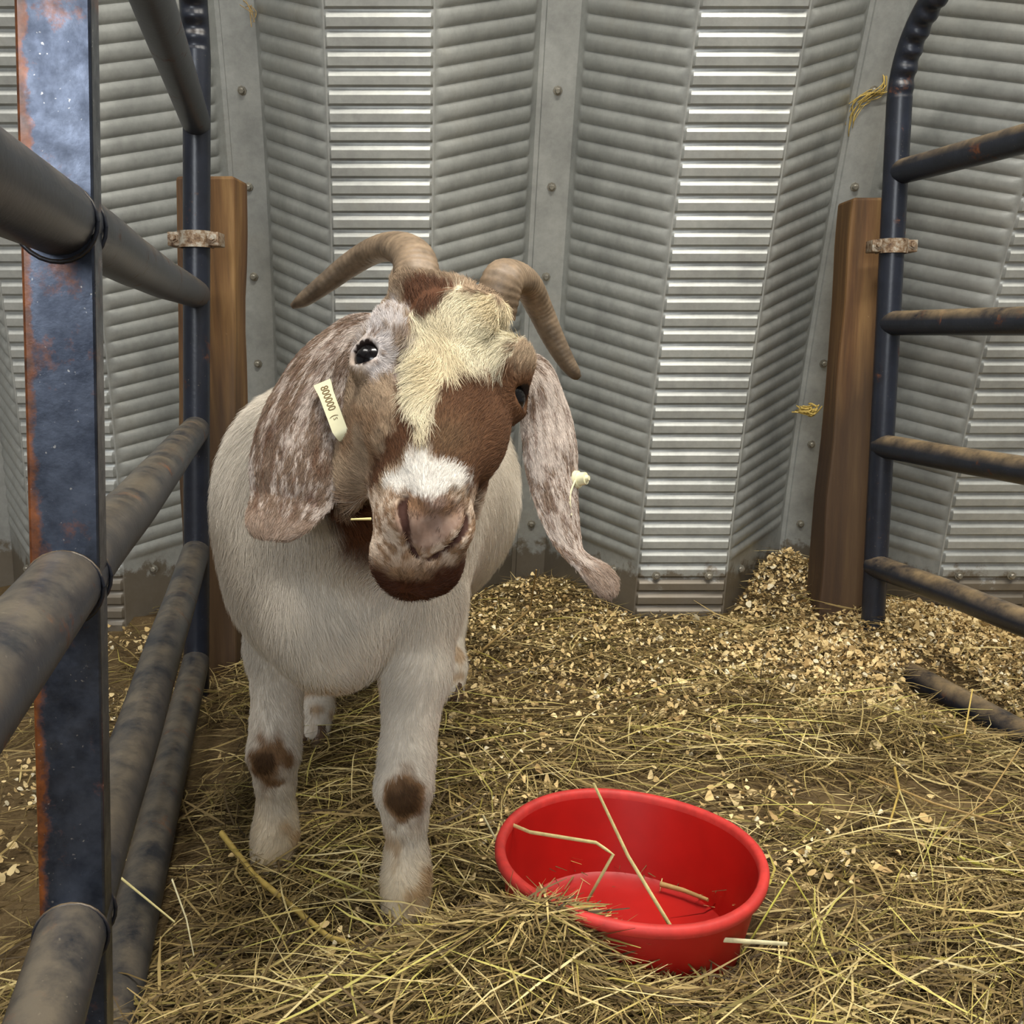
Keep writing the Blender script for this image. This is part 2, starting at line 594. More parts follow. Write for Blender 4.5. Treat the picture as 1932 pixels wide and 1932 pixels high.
def end_pole(gate, origin, lean, z0, zb, R, dirv, r, mat, crimps):
    """upright end pipe whose top bends over into the top rail, crimped on the inside of the bend"""
    pts, rad = [], []
    for z in np.linspace(z0, zb, 14):
        pts.append((origin[0] + lean * z, origin[1], z)); rad.append(r)
    base = np.array(pts[-1])
    for t in np.linspace(0, math.pi / 2, 90)[1:]:
        pts.append(tuple(base + np.append(np.array(dirv) * R * (1 - math.cos(t)), R * math.sin(t))))
        rad.append(r)
    end = np.array(pts[-1])
    for q in np.linspace(0.05, 1.9, 12):
        pts.append(tuple(end + np.append(np.array(dirv) * q, 0))); rad.append(r)
    pts = np.array(pts)
    v, f = tube(pts, rad, 20, ref=(dirv[0], dirv[1], 0))
    # inner side of the bend is pressed into folds
    n = 20
    V = np.array(v).reshape(len(pts), n, 3)
    for i in range(14, 14 + 89):
        t = (i - 14) / 89.0
        if 0.03 < t < 0.8:
            amp = 0.0035 * math.sin(min(1, t * 6) * math.pi / 2)
            w = math.sin(2 * math.pi * crimps * t)
            for j in range(n):
                c = math.cos(2 * math.pi * j / n)
                if c > 0:
                    V[i, j] += (pts[i] - V[i, j]) / r * (amp * c * (0.6 + w))
    return mesh('end_pole', V.reshape(-1, 3) - np.array(gate.location), f, mat, gate, sharp=50)


def clamp(gate, c, r, sgn, mat, dirx):
    """rusty strap and bolt that hold the pipe to the timber post"""
    c = np.array(c, float)
    o = np.array(gate.location)
    path = []
    for t in np.linspace(-0.65 * math.pi, 0.65 * math.pi, 16):
        path.append(c + np.array([math.sin(t) * (r + 0.003), -math.cos(t) * (r + 0.003), 0]))
    V, F = [], []
    for p in path:
        d = (p - c) / np.linalg.norm(p - c)
        for (dr, dz) in ((0, -0.014), (0.004, -0.014), (0.004, 0.014), (0, 0.014)):
            V.append(p + d * dr + np.array([0, 0, dz]))
    for i in range(len(path) - 1):
        for j in range(4):
            k = (j + 1) % 4
            F.append((i * 4 + j, i * 4 + k, i * 4 + 4 + k, i * 4 + 4 + j))
    F += [(3, 2, 1, 0), tuple(len(path) * 4 - 4 + j for j in range(4))]
    s = mesh('clamp', np.array(V) - o, F, mat, gate, sharp=30)
    s['label'] = 'rusty metal clamp'
    for dx in (-1, 1):
        q = c + np.array([dx * (r + 0.010), -0.006, 0.0])
        v, f = box_arrays(q[0] - 0.011, q[0] + 0.011, q[1] - 0.012, q[1] + 0.03, q[2] - 0.012, q[2] + 0.012, 0.002)
        mesh('ear_plate', np.array(v) - o, f, mat, s, sharp=30)
        v, f = tube([q + np.array([0, -0.018 + t, 0.002]) for t in (0, 0.004, 0.0041, 0.012)], [0.0052, 0.0058, 0.009, 0.009], 6)
        mesh('bolt', v - o, f, mat, s, sharp=30)
    return s


def build_left_gate():
    g = empty('pipe_gate', (-0.564, 1.85, 0))
    tag(g, 'worn dusty pipe gate along the left edge, its flat bar upright close to the camera', 'gate')
    o = np.array(g.location)
    d = np.array([-0.2268, 1.0])
    far = np.array([-0.564, 1.85]); near = far + d * (0.695 - 1.85)
    LEAN = 0.052
    zf = [1.008, 0.719, 0.480, 0.255, 0.045]
    zn = [1.02, 0.718, 0.476, 0.218, 0.035]
    for i, (a, b) in enumerate(zip(zf, zn)):
        def P(Y):
            t = (1.85 - Y) / (1.85 - 0.695)
            z = a + (b - a) * t
            xy = far + d * (Y - 1.85)
            return np.array([xy[0] + LEAN * (z - 0.6), Y, z])
        v, f = smooth_pipe(P(1.85), P(-0.55), 0.0245, 0.012, 11 + i, 22, 60)
        mesh('rail', v - o, f, M['gate'], g, sharp=60)
    end_pole(g, (far[0] - LEAN * 0.6, far[1] + 0.004), LEAN, -0.05, 1.115, 0.20, -d / np.linalg.norm(d), 0.0232, M['gate2'], 9)
    # flat bar upright that the rails pass through
    ang = math.atan2(d[0], d[1])
    v, f = box_arrays(-0.0222, 0.0222, -0.016, 0.016, -0.05, 1.45, 0.0018)
    v = np.array(v)
    c, s = math.cos(-ang), math.sin(-ang)
    x = v[:, 0] * c - v[:, 1] * s + near[0] + 0.001 + LEAN * (v[:, 2] - 0.6)
    y = v[:, 0] * s + v[:, 1] * c + near[1]
    X0 = near[0] + 0.001 - o[0]; Y0 = near[1] - o[1]
    bar = mat_bar((c, s, -c * LEAN), -c * X0 + c * LEAN * 0.6 - s * Y0)
    mesh('upright_bar', np.stack([x, y, v[:, 2]], 1) - o, f, bar, g, sharp=12)
    # rings of weld where rails meet the bar
    for i in range(1, 4):
        z = zn[i]
        cc = np.array([near[0] + LEAN * (z - 0.6), near[1], z])
        dv = np.array([d[0], d[1], 0]) / np.linalg.norm(d)
        for sgn in (-1, 1):
            p0 = cc + dv * sgn * 0.017
            th = np.linspace(0, 2 * math.pi, 26)
            b1 = np.array([dv[1], -dv[0], 0]); b2 = np.array([0, 0, 1.0])
            ring = [p0 + (0.0255) * (math.cos(t) * b1 + math.sin(t) * b2) for t in th]
            v, f = tube(ring, 0.0016, 6, caps=False)
            mesh('weld_bead', v - o, f, M['gate2'], g)
    clamp(g, (far[0] + LEAN * 0.21, far[1], 0.812), 0.0235, 1, M['rust'], 1)


def build_right_gate():
    g = empty('pipe_gate', (0.772, 2.14, 0))
    tag(g, 'dark blue-black pipe gate on the right with a curved top corner', 'gate')
    o = np.array(g.location)
    d = np.array([0.237, -1.0])
    for i, z in enumerate([0.969, 0.672, 0.420, 0.164, -0.030]):
        a = np.array([0.772, 2.14, z]); b = np.append(a[:2] + d * 1.9, z)
        v, f = smooth_pipe(a, b, 0.0245, 0.006, 31 + i, 22, 40)
        mesh('rail', v - o, f, M['gate2'], g, sharp=60)
    end_pole(g, (0.778, 2.14), -0.010, -0.06, 1.10, 0.20, d / np.linalg.norm(d), 0.0245, M['gate2'], 9)
    clamp(g, (0.770, 2.14, 0.825), 0.0248, 1, M['rust'], 1)


build_left_gate()
build_right_gate()


# ------------------------------------------------------------------ red feed bowl
def build_bowl():
    R = 0.1435
    ctr = C(1190, 1608, 1.095)
    prof_in = [(0.0, -0.098), (0.08, -0.098), (0.108, -0.097), (0.116, -0.092), (0.119, -0.082), (0.126, -0.045), (0.1315, -0.010), (0.1330, -0.003)]
    prof_out = [(0.1345, -0.006), (0.1300, -0.045), (0.1240, -0.080), (0.1200, -0.100), (0.1150, -0.104), (0.0, -0.104)]
    prof = prof_in + prof_out
    n = 72
    th = np.linspace(0, 2 * math.pi, n, endpoint=False)

    def lathe(prof):
        V, F = [], []
        for (r, z) in prof:
            rr = max(r, 0.0005)
            V.append(np.stack([rr * np.cos(th) * (1 + 0.012 * np.cos(2 * th)), rr * np.sin(th) * (1 - 0.010 * np.cos(2 * th)), np.full(n, z) + 0.002 * np.sin(3 * th + 1) * (r > 0.12)], 1))
        for i in range(len(prof) - 1):
            for j in range(n):
                k = (j + 1) % n
                F.append((i * n + j, i * n + k, (i + 1) * n + k, (i + 1) * n + j))
        return np.concatenate(V), F
    root = empty('feed_bowl', tuple(ctr))
    root.rotation_euler = (math.radians(1.5), math.radians(3.5), 0)
    tag(root, 'round red plastic feed bowl with a few hay stalks in it, half buried in hay', 'bowl')
    v, f = lathe(prof)
    mesh('bowl_wall', v, f, M['red'], root, sharp=40)
    rim = [(0.1325, -0.006), (0.1325, 0.000), (0.1345, 0.0032), (0.1385, 0.0040), (0.1420, 0.0028), (0.1436, -0.001), (0.1432, -0.0065), (0.1410, -0.0085), (0.1370, -0.0085), (0.1340, -0.0075), (0.1325, -0.006)]
    v, f = lathe(rim)
    q = mesh('rim', v, f, M['red_rim'], root, sharp=60)
    q['label'] = 'scuffed paler red rolled rim'
    return root, ctr


BOWL, BOWL_C = build_bowl()


# ------------------------------------------------------------------ hay and shavings
def ribbons(P0, ang, tilt, length, width, bend, curl, nseg=3):
    """many bent blades: returns verts, quads; P0 n x 3 centre"""
    n = len(P0)
    d = np.stack([np.cos(ang) * np.cos(tilt), np.sin(ang) * np.cos(tilt), np.sin(tilt)], 1)
    side = np.stack([-np.sin(ang), np.cos(ang), np.zeros(n)], 1)
    up = np.cross(d, side)
    roll = rng.uniform(-0.9, 0.9, n)
    w = side * np.cos(roll)[:, None] + up * np.sin(roll)[:, None]
    V = np.zeros((n, nseg + 1, 2, 3))
    for i in range(nseg + 1):
        t = i / nseg - 0.5
        c = P0 + d * (t * length)[:, None] + side * (bend * (t * t - 0.08) * length)[:, None] - np.array([0, 0, 1.0]) * (curl * t * t * length)[:, None]
        ww = (width * (1 - 0.7 * (2 * abs(t)) ** 3) * 0.5)[:, None]
        V[:, i, 0] = c + w * ww
        V[:, i, 1] = c - w * ww
    V = V.reshape(n, -1, 3)
    base = (np.arange(n) * (nseg + 1) * 2)[:, None]
    Q = []
    for i in range(nseg):
        Q.append(base + np.array([i * 2, i * 2 + 2, i * 2 + 3, i * 2 + 1]))
    Q = np.stack(Q, 1).reshape(-1, 4)
    return V.reshape(-1, 3), Q


def clear_of_wall(x, y):
    dx = np.abs(((x - 0.384) / 0.691 + 0.5) % 1 - 0.5) * 0.691
    ok = y < 2.285 + 0.31 * np.clip((dx - 0.112) / 0.2, 0, 1)
    for (cx, cy, hx, hy) in ((0.735, 2.26, 0.056, 0.054), (-0.60, 2.0, 0.058, 0.05)):
        ok &= ~((np.abs(x - cx) < hx) & (np.abs(y - cy) < hy))
    t = x - 0.772 - 0.237 * (2.14 - y)
    ok &= ~((np.abs(t + 0.012) < 0.045) & (y < 1.96))      # the lowest rail lies bare here
    return ok


def hay_density(x, y):
    P = np.stack([x, y, 0 * x], 1)
    d = 0.35 + 0.9 * smoothstep(0.3, 0.7, vnoise(P, 4.5, 21))
    bare = lambda cx, cy, rx, ry: np.exp(-(((x - cx) / rx) ** 2 + ((y - cy) / ry) ** 2))
    d = d * (1 - 0.88 * bare(0.44, 1.33, 0.15, 0.09)) * (1 - 0.88 * bare(0.37, 1.09, 0.13, 0.10)) * (1 - 0.6 * bare(0.02, 1.25, 0.16, 0.12))
    d = d * (1 - 0.8 * smoothstep(1.7, 2.05, y) * smoothstep(0.45, 0.75, x))
    d = d * np.where(x < -0.50 - 0.21 * (y - 1.85) - 0.03, 0.22, 1.0)
    d = d * (0.55 + 0.45 * smoothstep(1.5, 1.05, y))
    d = d + 1.3 * bare(0.03, 0.89, 0.22, 0.10) + 0.7 * bare(-0.2, 0.86, 0.3, 0.10)
    return d


def in_solid(x, y):
    """inside bowl or against fixed things"""
    r = np.hypot(x - BOWL_C[0], y - BOWL_C[1])
    return (r < 0.135)


HAYCOL = np.array([lin(c) for c in ((112, 93, 56), (138, 117, 72), (164, 141, 90), (192, 171, 114), (92, 75, 46), (210, 188, 128), (126, 112, 60), (74, 60, 38), (174, 158, 80))])
HAYP = np.array([0.20, 0.22, 0.16, 0.09, 0.13, 0.05, 0.07, 0.05, 0.03])


def build_hay():
    N = 105000
    x = rng.uniform(-1.1, 1.5, N * 3); y = 0.55 + 2.05 * rng.random(N * 3) ** 1.25
    keep = (rng.random(N * 3) < hay_density(x, y) * 0.62) & ~in_solid(x, y)
    keep &= clear_of_wall(x, y)
    x, y = x[keep][:N], y[keep][:N]
    n = len(x)
    fine = rng.random(n) < 0.62
    length = np.where(fine, rng.uniform(0.02, 0.07, n), rng.uniform(0.06, 0.17, n))
    width = np.where(fine, rng.uniform(0.0006, 0.0016, n), rng.uniform(0.0012, 0.0032, n))
    tilt = rng.normal(0, 0.12, n)
    P = np.stack([x, y, 0 * x], 1)
    depth = 0.012 + 0.022 * smoothstep(0.4, 0.8, vnoise(P, 5, 23))
    lift = rng.random(n) ** 1.6 * depth
    z = ground(x, y) + 0.002 + lift + np.abs(np.sin(tilt)) * length * 0.35
    # prevailing lie of the stalks varies over the floor
    ang = (vnoise(P, 2.2, 24) - 0.5) * 5.0 + rng.normal(0, 0.9, n)
    V, Q = ribbons(np.stack([x, y, z], 1), ang, tilt, length, width, rng.normal(0, 0.35, n), rng.uniform(-0.15, 0.35, n))
    ci = rng.choice(len(HAYCOL), n, p=HAYP)
    # lowest blades are mixed towards a darker brown
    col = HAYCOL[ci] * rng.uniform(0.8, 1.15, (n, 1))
    deep = (lift < depth * 0.25)
    col[deep] = col[deep] * 0.3 + 0.7 * lin((88, 70, 42)) * rng.uniform(0.7, 1.3, (deep.sum(), 1))
    # long pale stalks lying uppermost
    m = 1100
    tx = rng.uniform(-0.62, 1.0, m * 3); ty = rng.uniform(0.70, 1.75, m * 3)
    kp = (rng.random(m * 3) < hay_density(tx, ty) * 0.5) & ~in_solid(tx, ty) & (np.hypot(tx - BOWL_C[0], ty - BOWL_C[1]) > 0.19) & clear_of_wall(tx, ty) & (tx > -0.44 - 0.22 * (ty - 1.85))
    tx, ty = tx[kp][:m], ty[kp][:m]
    m = len(tx)
    tl = rng.normal(0, 0.10, m); ln = rng.uniform(0.07, 0.20, m)
    V3, Q3 = ribbons(np.stack([tx, ty, ground(tx, ty) + 0.024 + rng.uniform(0, 0.012, m) + np.abs(np.sin(tl)) * ln * 0.3], 1), rng.normal(0.2, 1.1, m), tl, ln, rng.uniform(0.0009, 0.0024, m), rng.normal(0, 0.25, m), rng.uniform(-0.05, 0.25, m))
    c3 = np.array([lin(q) for q in ((206, 186, 128), (220, 202, 146), (188, 168, 100), (200, 188, 104))])[rng.choice(4, m)] * rng.uniform(0.8, 1.1, (m, 1))
    Q = np.concatenate([Q, Q3 + len(V)]); V = np.concatenate([V, V3]); col = np.concatenate([col, c3])
    # hay spilling over the near left side of the bowl
    m = 7000
    px = 0.020 + rng.normal(0, 0.085, m); py = 0.892 + rng.normal(0, 0.036, m)
    env = (0.098 + 0.045 * vnoise(np.stack([px, py, 0 * px], 1), 14, 77)) * np.exp(-((np.maximum(px - 0.03, 0) / 0.08) ** 2 + (np.minimum(px - 0.03, 0) / 0.16) ** 2 + ((py - 0.893) / 0.055) ** 2))
    inside = np.hypot(px - BOWL_C[0], py - BOWL_C[1]) < 0.125
    pz = np.maximum(env * (1 - 0.55 * rng.random(m) ** 1.5), np.where(inside, 0.012, ground(px, py) + 0.004)) + rng.uniform(0, 0.006, m)
    ln = rng.uniform(0.02, 0.12, m) * np.where(inside, 0.75, 1.0)
    V2, Q2 = ribbons(np.stack([px, py, pz], 1), rng.normal(0.15, 0.75, m), rng.normal(0, 0.16, m), ln, rng.uniform(0.0008, 0.0030, m), rng.normal(0, 0.35, m), rng.uniform(-0.1, 0.3, m))
    c2 = HAYCOL[rng.choice(len(HAYCOL), m, p=HAYP)] * rng.uniform(0.85, 1.2, (m, 1))
    Q = np.concatenate([Q, Q2 + len(V)]); V = np.concatenate([V, V2]); col = np.concatenate([col, c2])
    o = bulk_mesh('hay', V, Q, M['hay'], np.repeat(col, 8, axis=0), None)
    tag(o, 'loose yellow-brown hay strewn thickly over the pen floor', 'hay', kind='stuff')


def shaving_density(x, y):
    P = np.stack([x, y, 0 * x], 1)
    back = smoothstep(1.35, 1.9, y) * smoothstep(-0.35, 0.05, x) * 0.62
    right = smoothstep(1.6, 2.0, y) * smoothstep(0.35, 0.7, x) * 1.3
    heap = 1.6 * np.exp(-(((x - 0.66) / 0.12) ** 2 + ((y - 2.38) / 0.14) ** 2))
    out = smoothstep(0.0, 0.06, (x - 0.772) - 0.237 * (2.14 - y)) * smoothstep(1.3, 1.7, y) * 1.5
    spots = 0.22 * smoothstep(0.45, 0.75, vnoise(P, 6, 41)) + 0.10 * np.exp(-(((x - 0.42) / 0.2) ** 2 + ((y - 1.18) / 0.2) ** 2))
    return (back + right + heap + out) * (0.45 + 0.8 * vnoise(P, 9, 42)) + spots


def build_shavings():
    N = 300000
    x = rng.uniform(-1.0, 1.6, N); y = rng.uniform(0.6, 2.62, N)
    keep = (rng.random(N) < shaving_density(x, y) * 0.36) & ~in_solid(x, y)
    keep &= clear_of_wall(x, y)
    x, y = x[keep], y[keep]
    n = len(x)
    L = rng.uniform(0.004, 0.012, n) * (1 + 0.8 * (rng.random(n) < 0.12))
    z = ground(x, y) + 0.003 + rng.random(n) ** 1.5 * 0.022
    V, Q = ribbons(np.stack([x, y, z], 1), rng.uniform(0, 6.28, n), rng.normal(0, 0.5, n), L, L * rng.uniform(0.45, 0.9, n), rng.normal(0, 0.3, n), rng.normal(0, 0.9, n), 3)
    pal = np.array([lin(c) for c in ((240, 214, 158), (226, 196, 138), (206, 176, 120), (244, 230, 194), (176, 146, 98))])
    col = pal[rng.choice(5, n, p=[0.3, 0.27, 0.2, 0.1, 0.13])] * rng.uniform(0.8, 1.1, (n, 1))
    o = bulk_mesh('wood_shavings', V, Q, M['shaving'], np.repeat(col, 8, axis=0), None)
    tag(o, 'pale wood shavings scattered over the pen, thickest by the right gate', 'shavings', kind='stuff')


build_hay()
build_shavings()


# ------------------------------------------------------------------ goat: signed-distance body, surfaced once into one skin
# head frame: r = towards the photo's right, n = down the nose, u = out of the forehead
_c = lambda a, b, t: a * RIGHT - b * UP - t * FWD            # (right, down, towards lens) -> world
HR = _c(0.924, 0.225, -0.309); HN = _c(-0.026, 0.868, 0.490)
HR /= np.linalg.norm(HR); HN -= HR * HN.dot(HR); HN /= np.linalg.norm(HN)
HU = np.cross(HR, HN)
if HU.dot(FWD) > 0: HU = -HU
HO = C(842, 697, 0.84)
HB = np.stack([HR, HN, HU])                                   # rows


def to_head(P):
    return (P - HO) @ HB.T * 100.0                             # centimetres


def from_head(L):
    return HO + (np.asarray(L, float) / 100.0) @ HB


def hermite(x, xs, ys):
    xs = np.asarray(xs, float); ys = np.asarray(ys, float)
    m = np.gradient(ys, xs)
    x = np.clip(x, xs[0], xs[-1])
    i = np.clip(np.searchsorted(xs, x) - 1, 0, len(xs) - 2)
    h = xs[i + 1] - xs[i]; t = (x - xs[i]) / h
    return (2 * t ** 3 - 3 * t ** 2 + 1) * ys[i] + (t ** 3 - 2 * t ** 2 + t) * h * m[i] + (-2 * t ** 3 + 3 * t ** 2) * ys[i + 1] + (t ** 3 - t ** 2) * h * m[i + 1]


HEAD_N = [-11.0, -9.5, -7.0, -4.0, 0.0, 4.0, 7.5, 10.2, 12.4, 14.2, 15.8, 17.2, 18.2]
HEAD_W = [2.6, 4.4, 5.6, 6.3, 6.4, 5.7, 4.7, 4.05, 3.75, 3.65, 3.4, 2.7, 1.2]
HEAD_T = [-2.5, -0.8, 0.7, 1.4, 1.5, 1.35, 1.1, 0.75, 0.3, -0.4, -1.5, -3.0, -4.8]
HEAD_B = [-6.0, -8.5, -11.0, -12.5, -13.2, -12.6, -10.8, -9.0, -7.9, -7.4, -7.2, -6.9, -5.8]


def sd_head(P):
    L = to_head(P)
    r, n, u = L[:, 0] - 0.30 * smoothstep(9, 16, L[:, 1]), L[:, 1], L[:, 2]
    w = hermite(n, HEAD_N, HEAD_W); t = hermite(n, HEAD_N, HEAD_T); b = hermite(n, HEAD_N, HEAD_B)
    c = (t + b) / 2; h = (t - b) / 2
    q = (u - c) / h
    # lower half of the section is narrower (jaws)
    ww = w * (1 - 0.26 * smoothstep(0.1, -1.0, q))
    k = (np.abs(r / ww) ** 2.3 + np.abs(q) ** 2.3) ** (1 / 2.3)
    d = (k - 1) * np.minimum(ww, h) * 0.9
    d = np.maximum(d, np.maximum(n - HEAD_N[-1], HEAD_N[0] - n))
    return d / 100.0


def ell(c, rad, rot=None):
    c = np.asarray(c, float); rad = np.asarray(rad, float)

    def f(P):
        Q = P - c
        if rot is not None: Q = Q @ rot.T
        k0 = np.sqrt(((Q / rad) ** 2).sum(1)); k1 = np.sqrt(((Q / rad ** 2) ** 2).sum(1)) + 1e-9
        return k0 * (k0 - 1) / k1
    m = rad.max()
    return f, c - m, c + m


def hell(c, rad):
    f, a, b = ell(from_head(c), np.asarray(rad) / 100.0, HB)
    return f, a, b


def cone(a, b, ra, rb):
    a = np.asarray(a, float); b = np.asarray(b, float)

    def f(P):
        ab = b - a
        t = np.clip(((P - a) @ ab) / ab.dot(ab), 0, 1)
        return np.linalg.norm(P - a - t[:, None] * ab, axis=1) - (ra + (rb - ra) * t)
    m = max(ra, rb)
    return f, np.minimum(a, b) - m, np.maximum(a, b) + m


def hcone(a, b, ra, rb):
    return cone(from_head(a), from_head(b), ra / 100.0, rb / 100.0)


ops = []          # (kind, k, (f, lo, hi))
def add(p, k=0.02): ops.append(('u', k, p))
def sub(p, k=0.004): ops.append(('s', k, p))

# trunk
add(cone((-0.185, 1.20, 0.440), (-0.180, 1.45, 0.425), 0.150, 0.180), 0.03)
add(cone((-0.180, 1.45, 0.425), (-0.205, 1.68, 0.455), 0.180, 0.150), 0.04)
add(ell((-0.188, 1.105, 0.385), (0.108, 0.095, 0.108)), 0.04)           # brisket
add(ell((-0.192, 1.055, 0.352), (0.072, 0.062, 0.082)), 0.014)
add(ell((-0.196, 1.075, 0.430), (0.060, 0.055, 0.075)), 0.02)
add(ell((-0.262, 1.170, 0.415), (0.066, 0.100, 0.150)), 0.04)           # shoulders
add(ell((-0.112, 1.125, 0.405), (0.058, 0.085, 0.135)), 0.03)
# neck
add(cone((-0.190, 1.17, 0.47), from_head((0.0, -2.5, -11.0)), 0.125, 0.080), 0.045)
add(cone((-0.195, 1.12, 0.42), from_head((0.0, 3.0, -11.5)), 0.085, 0.050), 0.03)
# head
hlo = np.minimum.reduce([from_head((a, b, c)) for a in (-7, 7) for b in (-11, 20) for c in (-14, 2)])
hhi = np.maximum.reduce([from_head((a, b, c)) for a in (-7, 7) for b in (-11, 20) for c in (-14, 2)])
add((sd_head, hlo, hhi), 0.025)
for s in (-1, 1):
    add(hell((s * 4.6, 4.5, -8.2), (1.9, 5.2, 4.2)), 0.012)             # masseter
    add(hell((s * 5.1 + 0.25 * (s + 1), -1.9 - 0.2 * (s + 1), 0.2), (1.6 + 0.15 * (s + 1), 2.6, 1.5 + 0.1 * (s + 1))), 0.010)             # brow
    add(hell((s * 5.95, 0.5, -1.1), (1.85, 2.0, 1.85)), 0.012)             # eyelids
    add(hell((s * 4.9, 3.4, -2.6), (1.4, 3.2, 2.6)), 0.012)             # under the eye
    add(hell((s * 4.4, 4.6, -1.6), (1.2, 3.6, 1.6)), 0.012)             # cheek bone
    add(hell((0.2 + s * 2.0, 13.6, -1.2), (1.45, 2.0, 1.4)), 0.010)           # nostril wing
    add(hell((0.3 + s * 1.65, 15.6, -4.3), (1.7, 1.9, 2.0)), 0.010)           # upper lip
    add(hcone((s * 3.2, -8.0, -0.8), (s * 3.6, -9.4, -1.8), 1.9, 1.5), 0.010)   # horn boss
    add(hcone((s * 5.2, -4.2, -5.0), (s * 7.2, -4.4, -6.6), 2.0, 1.5), 0.014)    # ear root
add(hell((0, 8.5, 0.6), (2.4, 5.0, 0.95)), 0.012)                       # convex nose
add(hell((0.3, 15.3, -6.8), (2.4, 2.3, 1.8)), 0.010)                      # chin
add(hell((0, -6.0, 0.9), (3.6, 3.0, 1.2)), 0.012)
# front legs (photo right, photo left)
KNEES = []
def leg(pts, rads, k=0.016):
    for i in range(len(pts) - 1):
        add(cone(pts[i], pts[i + 1], rads[i], rads[i + 1]), k)
FR = [(-0.105, 1.10, 0.36), (-0.106, 1.078, 0.285), (-0.114, 1.052, 0.195), (-0.1165, 1.040, 0.165), (-0.1160, 1.045, 0.130), (-0.1155, 1.048, 0.085), (-0.1160, 1.040, 0.058), (-0.1170, 1.022, 0.018)]
FL = [(-0.270, 1.19, 0.36), (-0.280, 1.185, 0.280), (-0.281, 1.165, 0.190), (-0.2825, 1.152, 0.158), (-0.2835, 1.157, 0.122), (-0.2845, 1.160, 0.080), (-0.2850, 1.152, 0.054), (-0.2880, 1.134, 0.016)]
fr = [0.050, 0.036, 0.0265, 0.0270, 0.0205, 0.0200, 0.0235, 0.0245]
leg(FR, fr); leg(FL, fr)
add(ell((FR[3][0] - 0.002, FR[3][1] - 0.007, FR[3][2] + 0.002), (0.023, 0.022, 0.030)), 0.01)
add(ell((FL[3][0] + 0.001, FL[3][1] - 0.007, FL[3][2] + 0.002), (0.023, 0.022, 0.030)), 0.01)
KN = [np.array(FR[3]) + (0.006, -0.028, -0.004), np.array(FL[3]) + (-0.002, -0.028, 0.0)]
# hind legs: thigh, stifle, hock pointing back, near-vertical shank
RL = [(-0.285, 1.60, 0.42), (-0.305, 1.545, 0.330), (-0.312, 1.640, 0.205), (-0.313, 1.600, 0.140), (-0.313, 1.560, 0.065), (-0.313, 1.535, 0.030)]
RR = [(-0.115, 1.74, 0.42), (-0.105, 1.700, 0.330), (-0.108, 1.830, 0.205), (-0.108, 1.795, 0.140), (-0.109, 1.755, 0.065), (-0.109, 1.735, 0.030)]
rr = [0.105, 0.065, 0.030, 0.022, 0.0245, 0.0245]
leg(RL, rr, 0.025); leg(RR, rr, 0.025)
add(cone((-0.2, 1.80, 0.52), (-0.2, 1.86, 0.50), 0.022, 0.012), 0.02)    # tail
OPS_SOLID = list(ops)


def field(P, which=None):
    d = np.full(len(P), 0.2)
    for kind, k, (f, lo, hi) in (which or ops):
        m = np.all((P > lo - k - 0.03) & (P < hi + k + 0.03), axis=1)
        if not m.any(): continue
        g = f(P[m]); a = d[m]
        if kind == 'u':
            h = np.clip(0.5 + 0.5 * (a - g) / k, 0, 1)
            d[m] = a * (1 - h) + g * h - k * h * (1 - h)
        else:
            g = -g
            h = np.clip(0.5 - 0.5 * (a - g) / k, 0, 1)
            d[m] = a * (1 - h) + g * h + k * h * (1 - h)
    return d


# openings
def on_skin(r, n):
    """height of the upper head surface over a spot of the face"""
    us = np.linspace(3.0, -9.0, 241)
    d = field(from_head(np.stack([np.full(241, r), np.full(241, n), us], 1)))
    i = int(np.argmax(d < 0))
    return (r, n, us[i])


OUT = (0.76, 0.10, 0.64)
EYES = []
NOST = {}
for s in (-1, 1):
    NOST[s] = [on_skin(0.25 + s * q, w) for (q, w) in catmull(np.array([(2.35, 12.9), (2.60, 13.8), (1.9, 15.3), (0.45, 16.4)]), 3)]
NRAD = np.interp(np.arange(10), (0, 3, 6, 9), (0.18, 0.32, 0.22, 0.13))
PHIL = [on_skin(0.3, q) for q in (16.0, 16.8, 17.5)]
MOUTH = [on_skin(0.0, 17.7), on_skin(1.6, 17.3)]
for s in (-1, 1):
    e = np.array((s * 5.75, 0.45, -1.05))
    EYES.append(e)
    out = np.array(OUT) * (s, 1, 1); out /= np.linalg.norm(out)
    sub(hell(e + out * 1.95, (1.38, 0.94, 1.40)), 0.004)
    sub((lambda c: ell(c, (0.0150,) * 3))(from_head(e)), 0.001)
    # comma-shaped nostril slit
    a = NOST[s]
    rs = NRAD
    for i in range(9):
        sub(hcone(np.array(a[i]) - (0, 0.05, 0.14), np.array(a[i + 1]) - (0, 0.05, 0.14), rs[i], rs[i + 1]), 0.003)
sub(hcone(PHIL[0], PHIL[1], 0.16, 0.14), 0.003)          # philtrum
sub(hcone(PHIL[1], PHIL[2], 0.14, 0.12), 0.003)
for s in (-1, 1):
    sub(hcone((0, 18.2, -5.3), (s * 2.2, 17.0, -5.9), 0.15, 0.15), 0.003)    # mouth line
    sub(hcone((s * 2.2, 17.0, -5.9), (s * 3.8, 13.0, -6.2), 0.15, 0.18), 0.003)


def axis(segs):
    out = []
    for (a, b, st) in segs:
        out.append(np.arange(a, b - st * 0.3, st))
    return np.concatenate(out + [np.array([segs[-1][1]])])


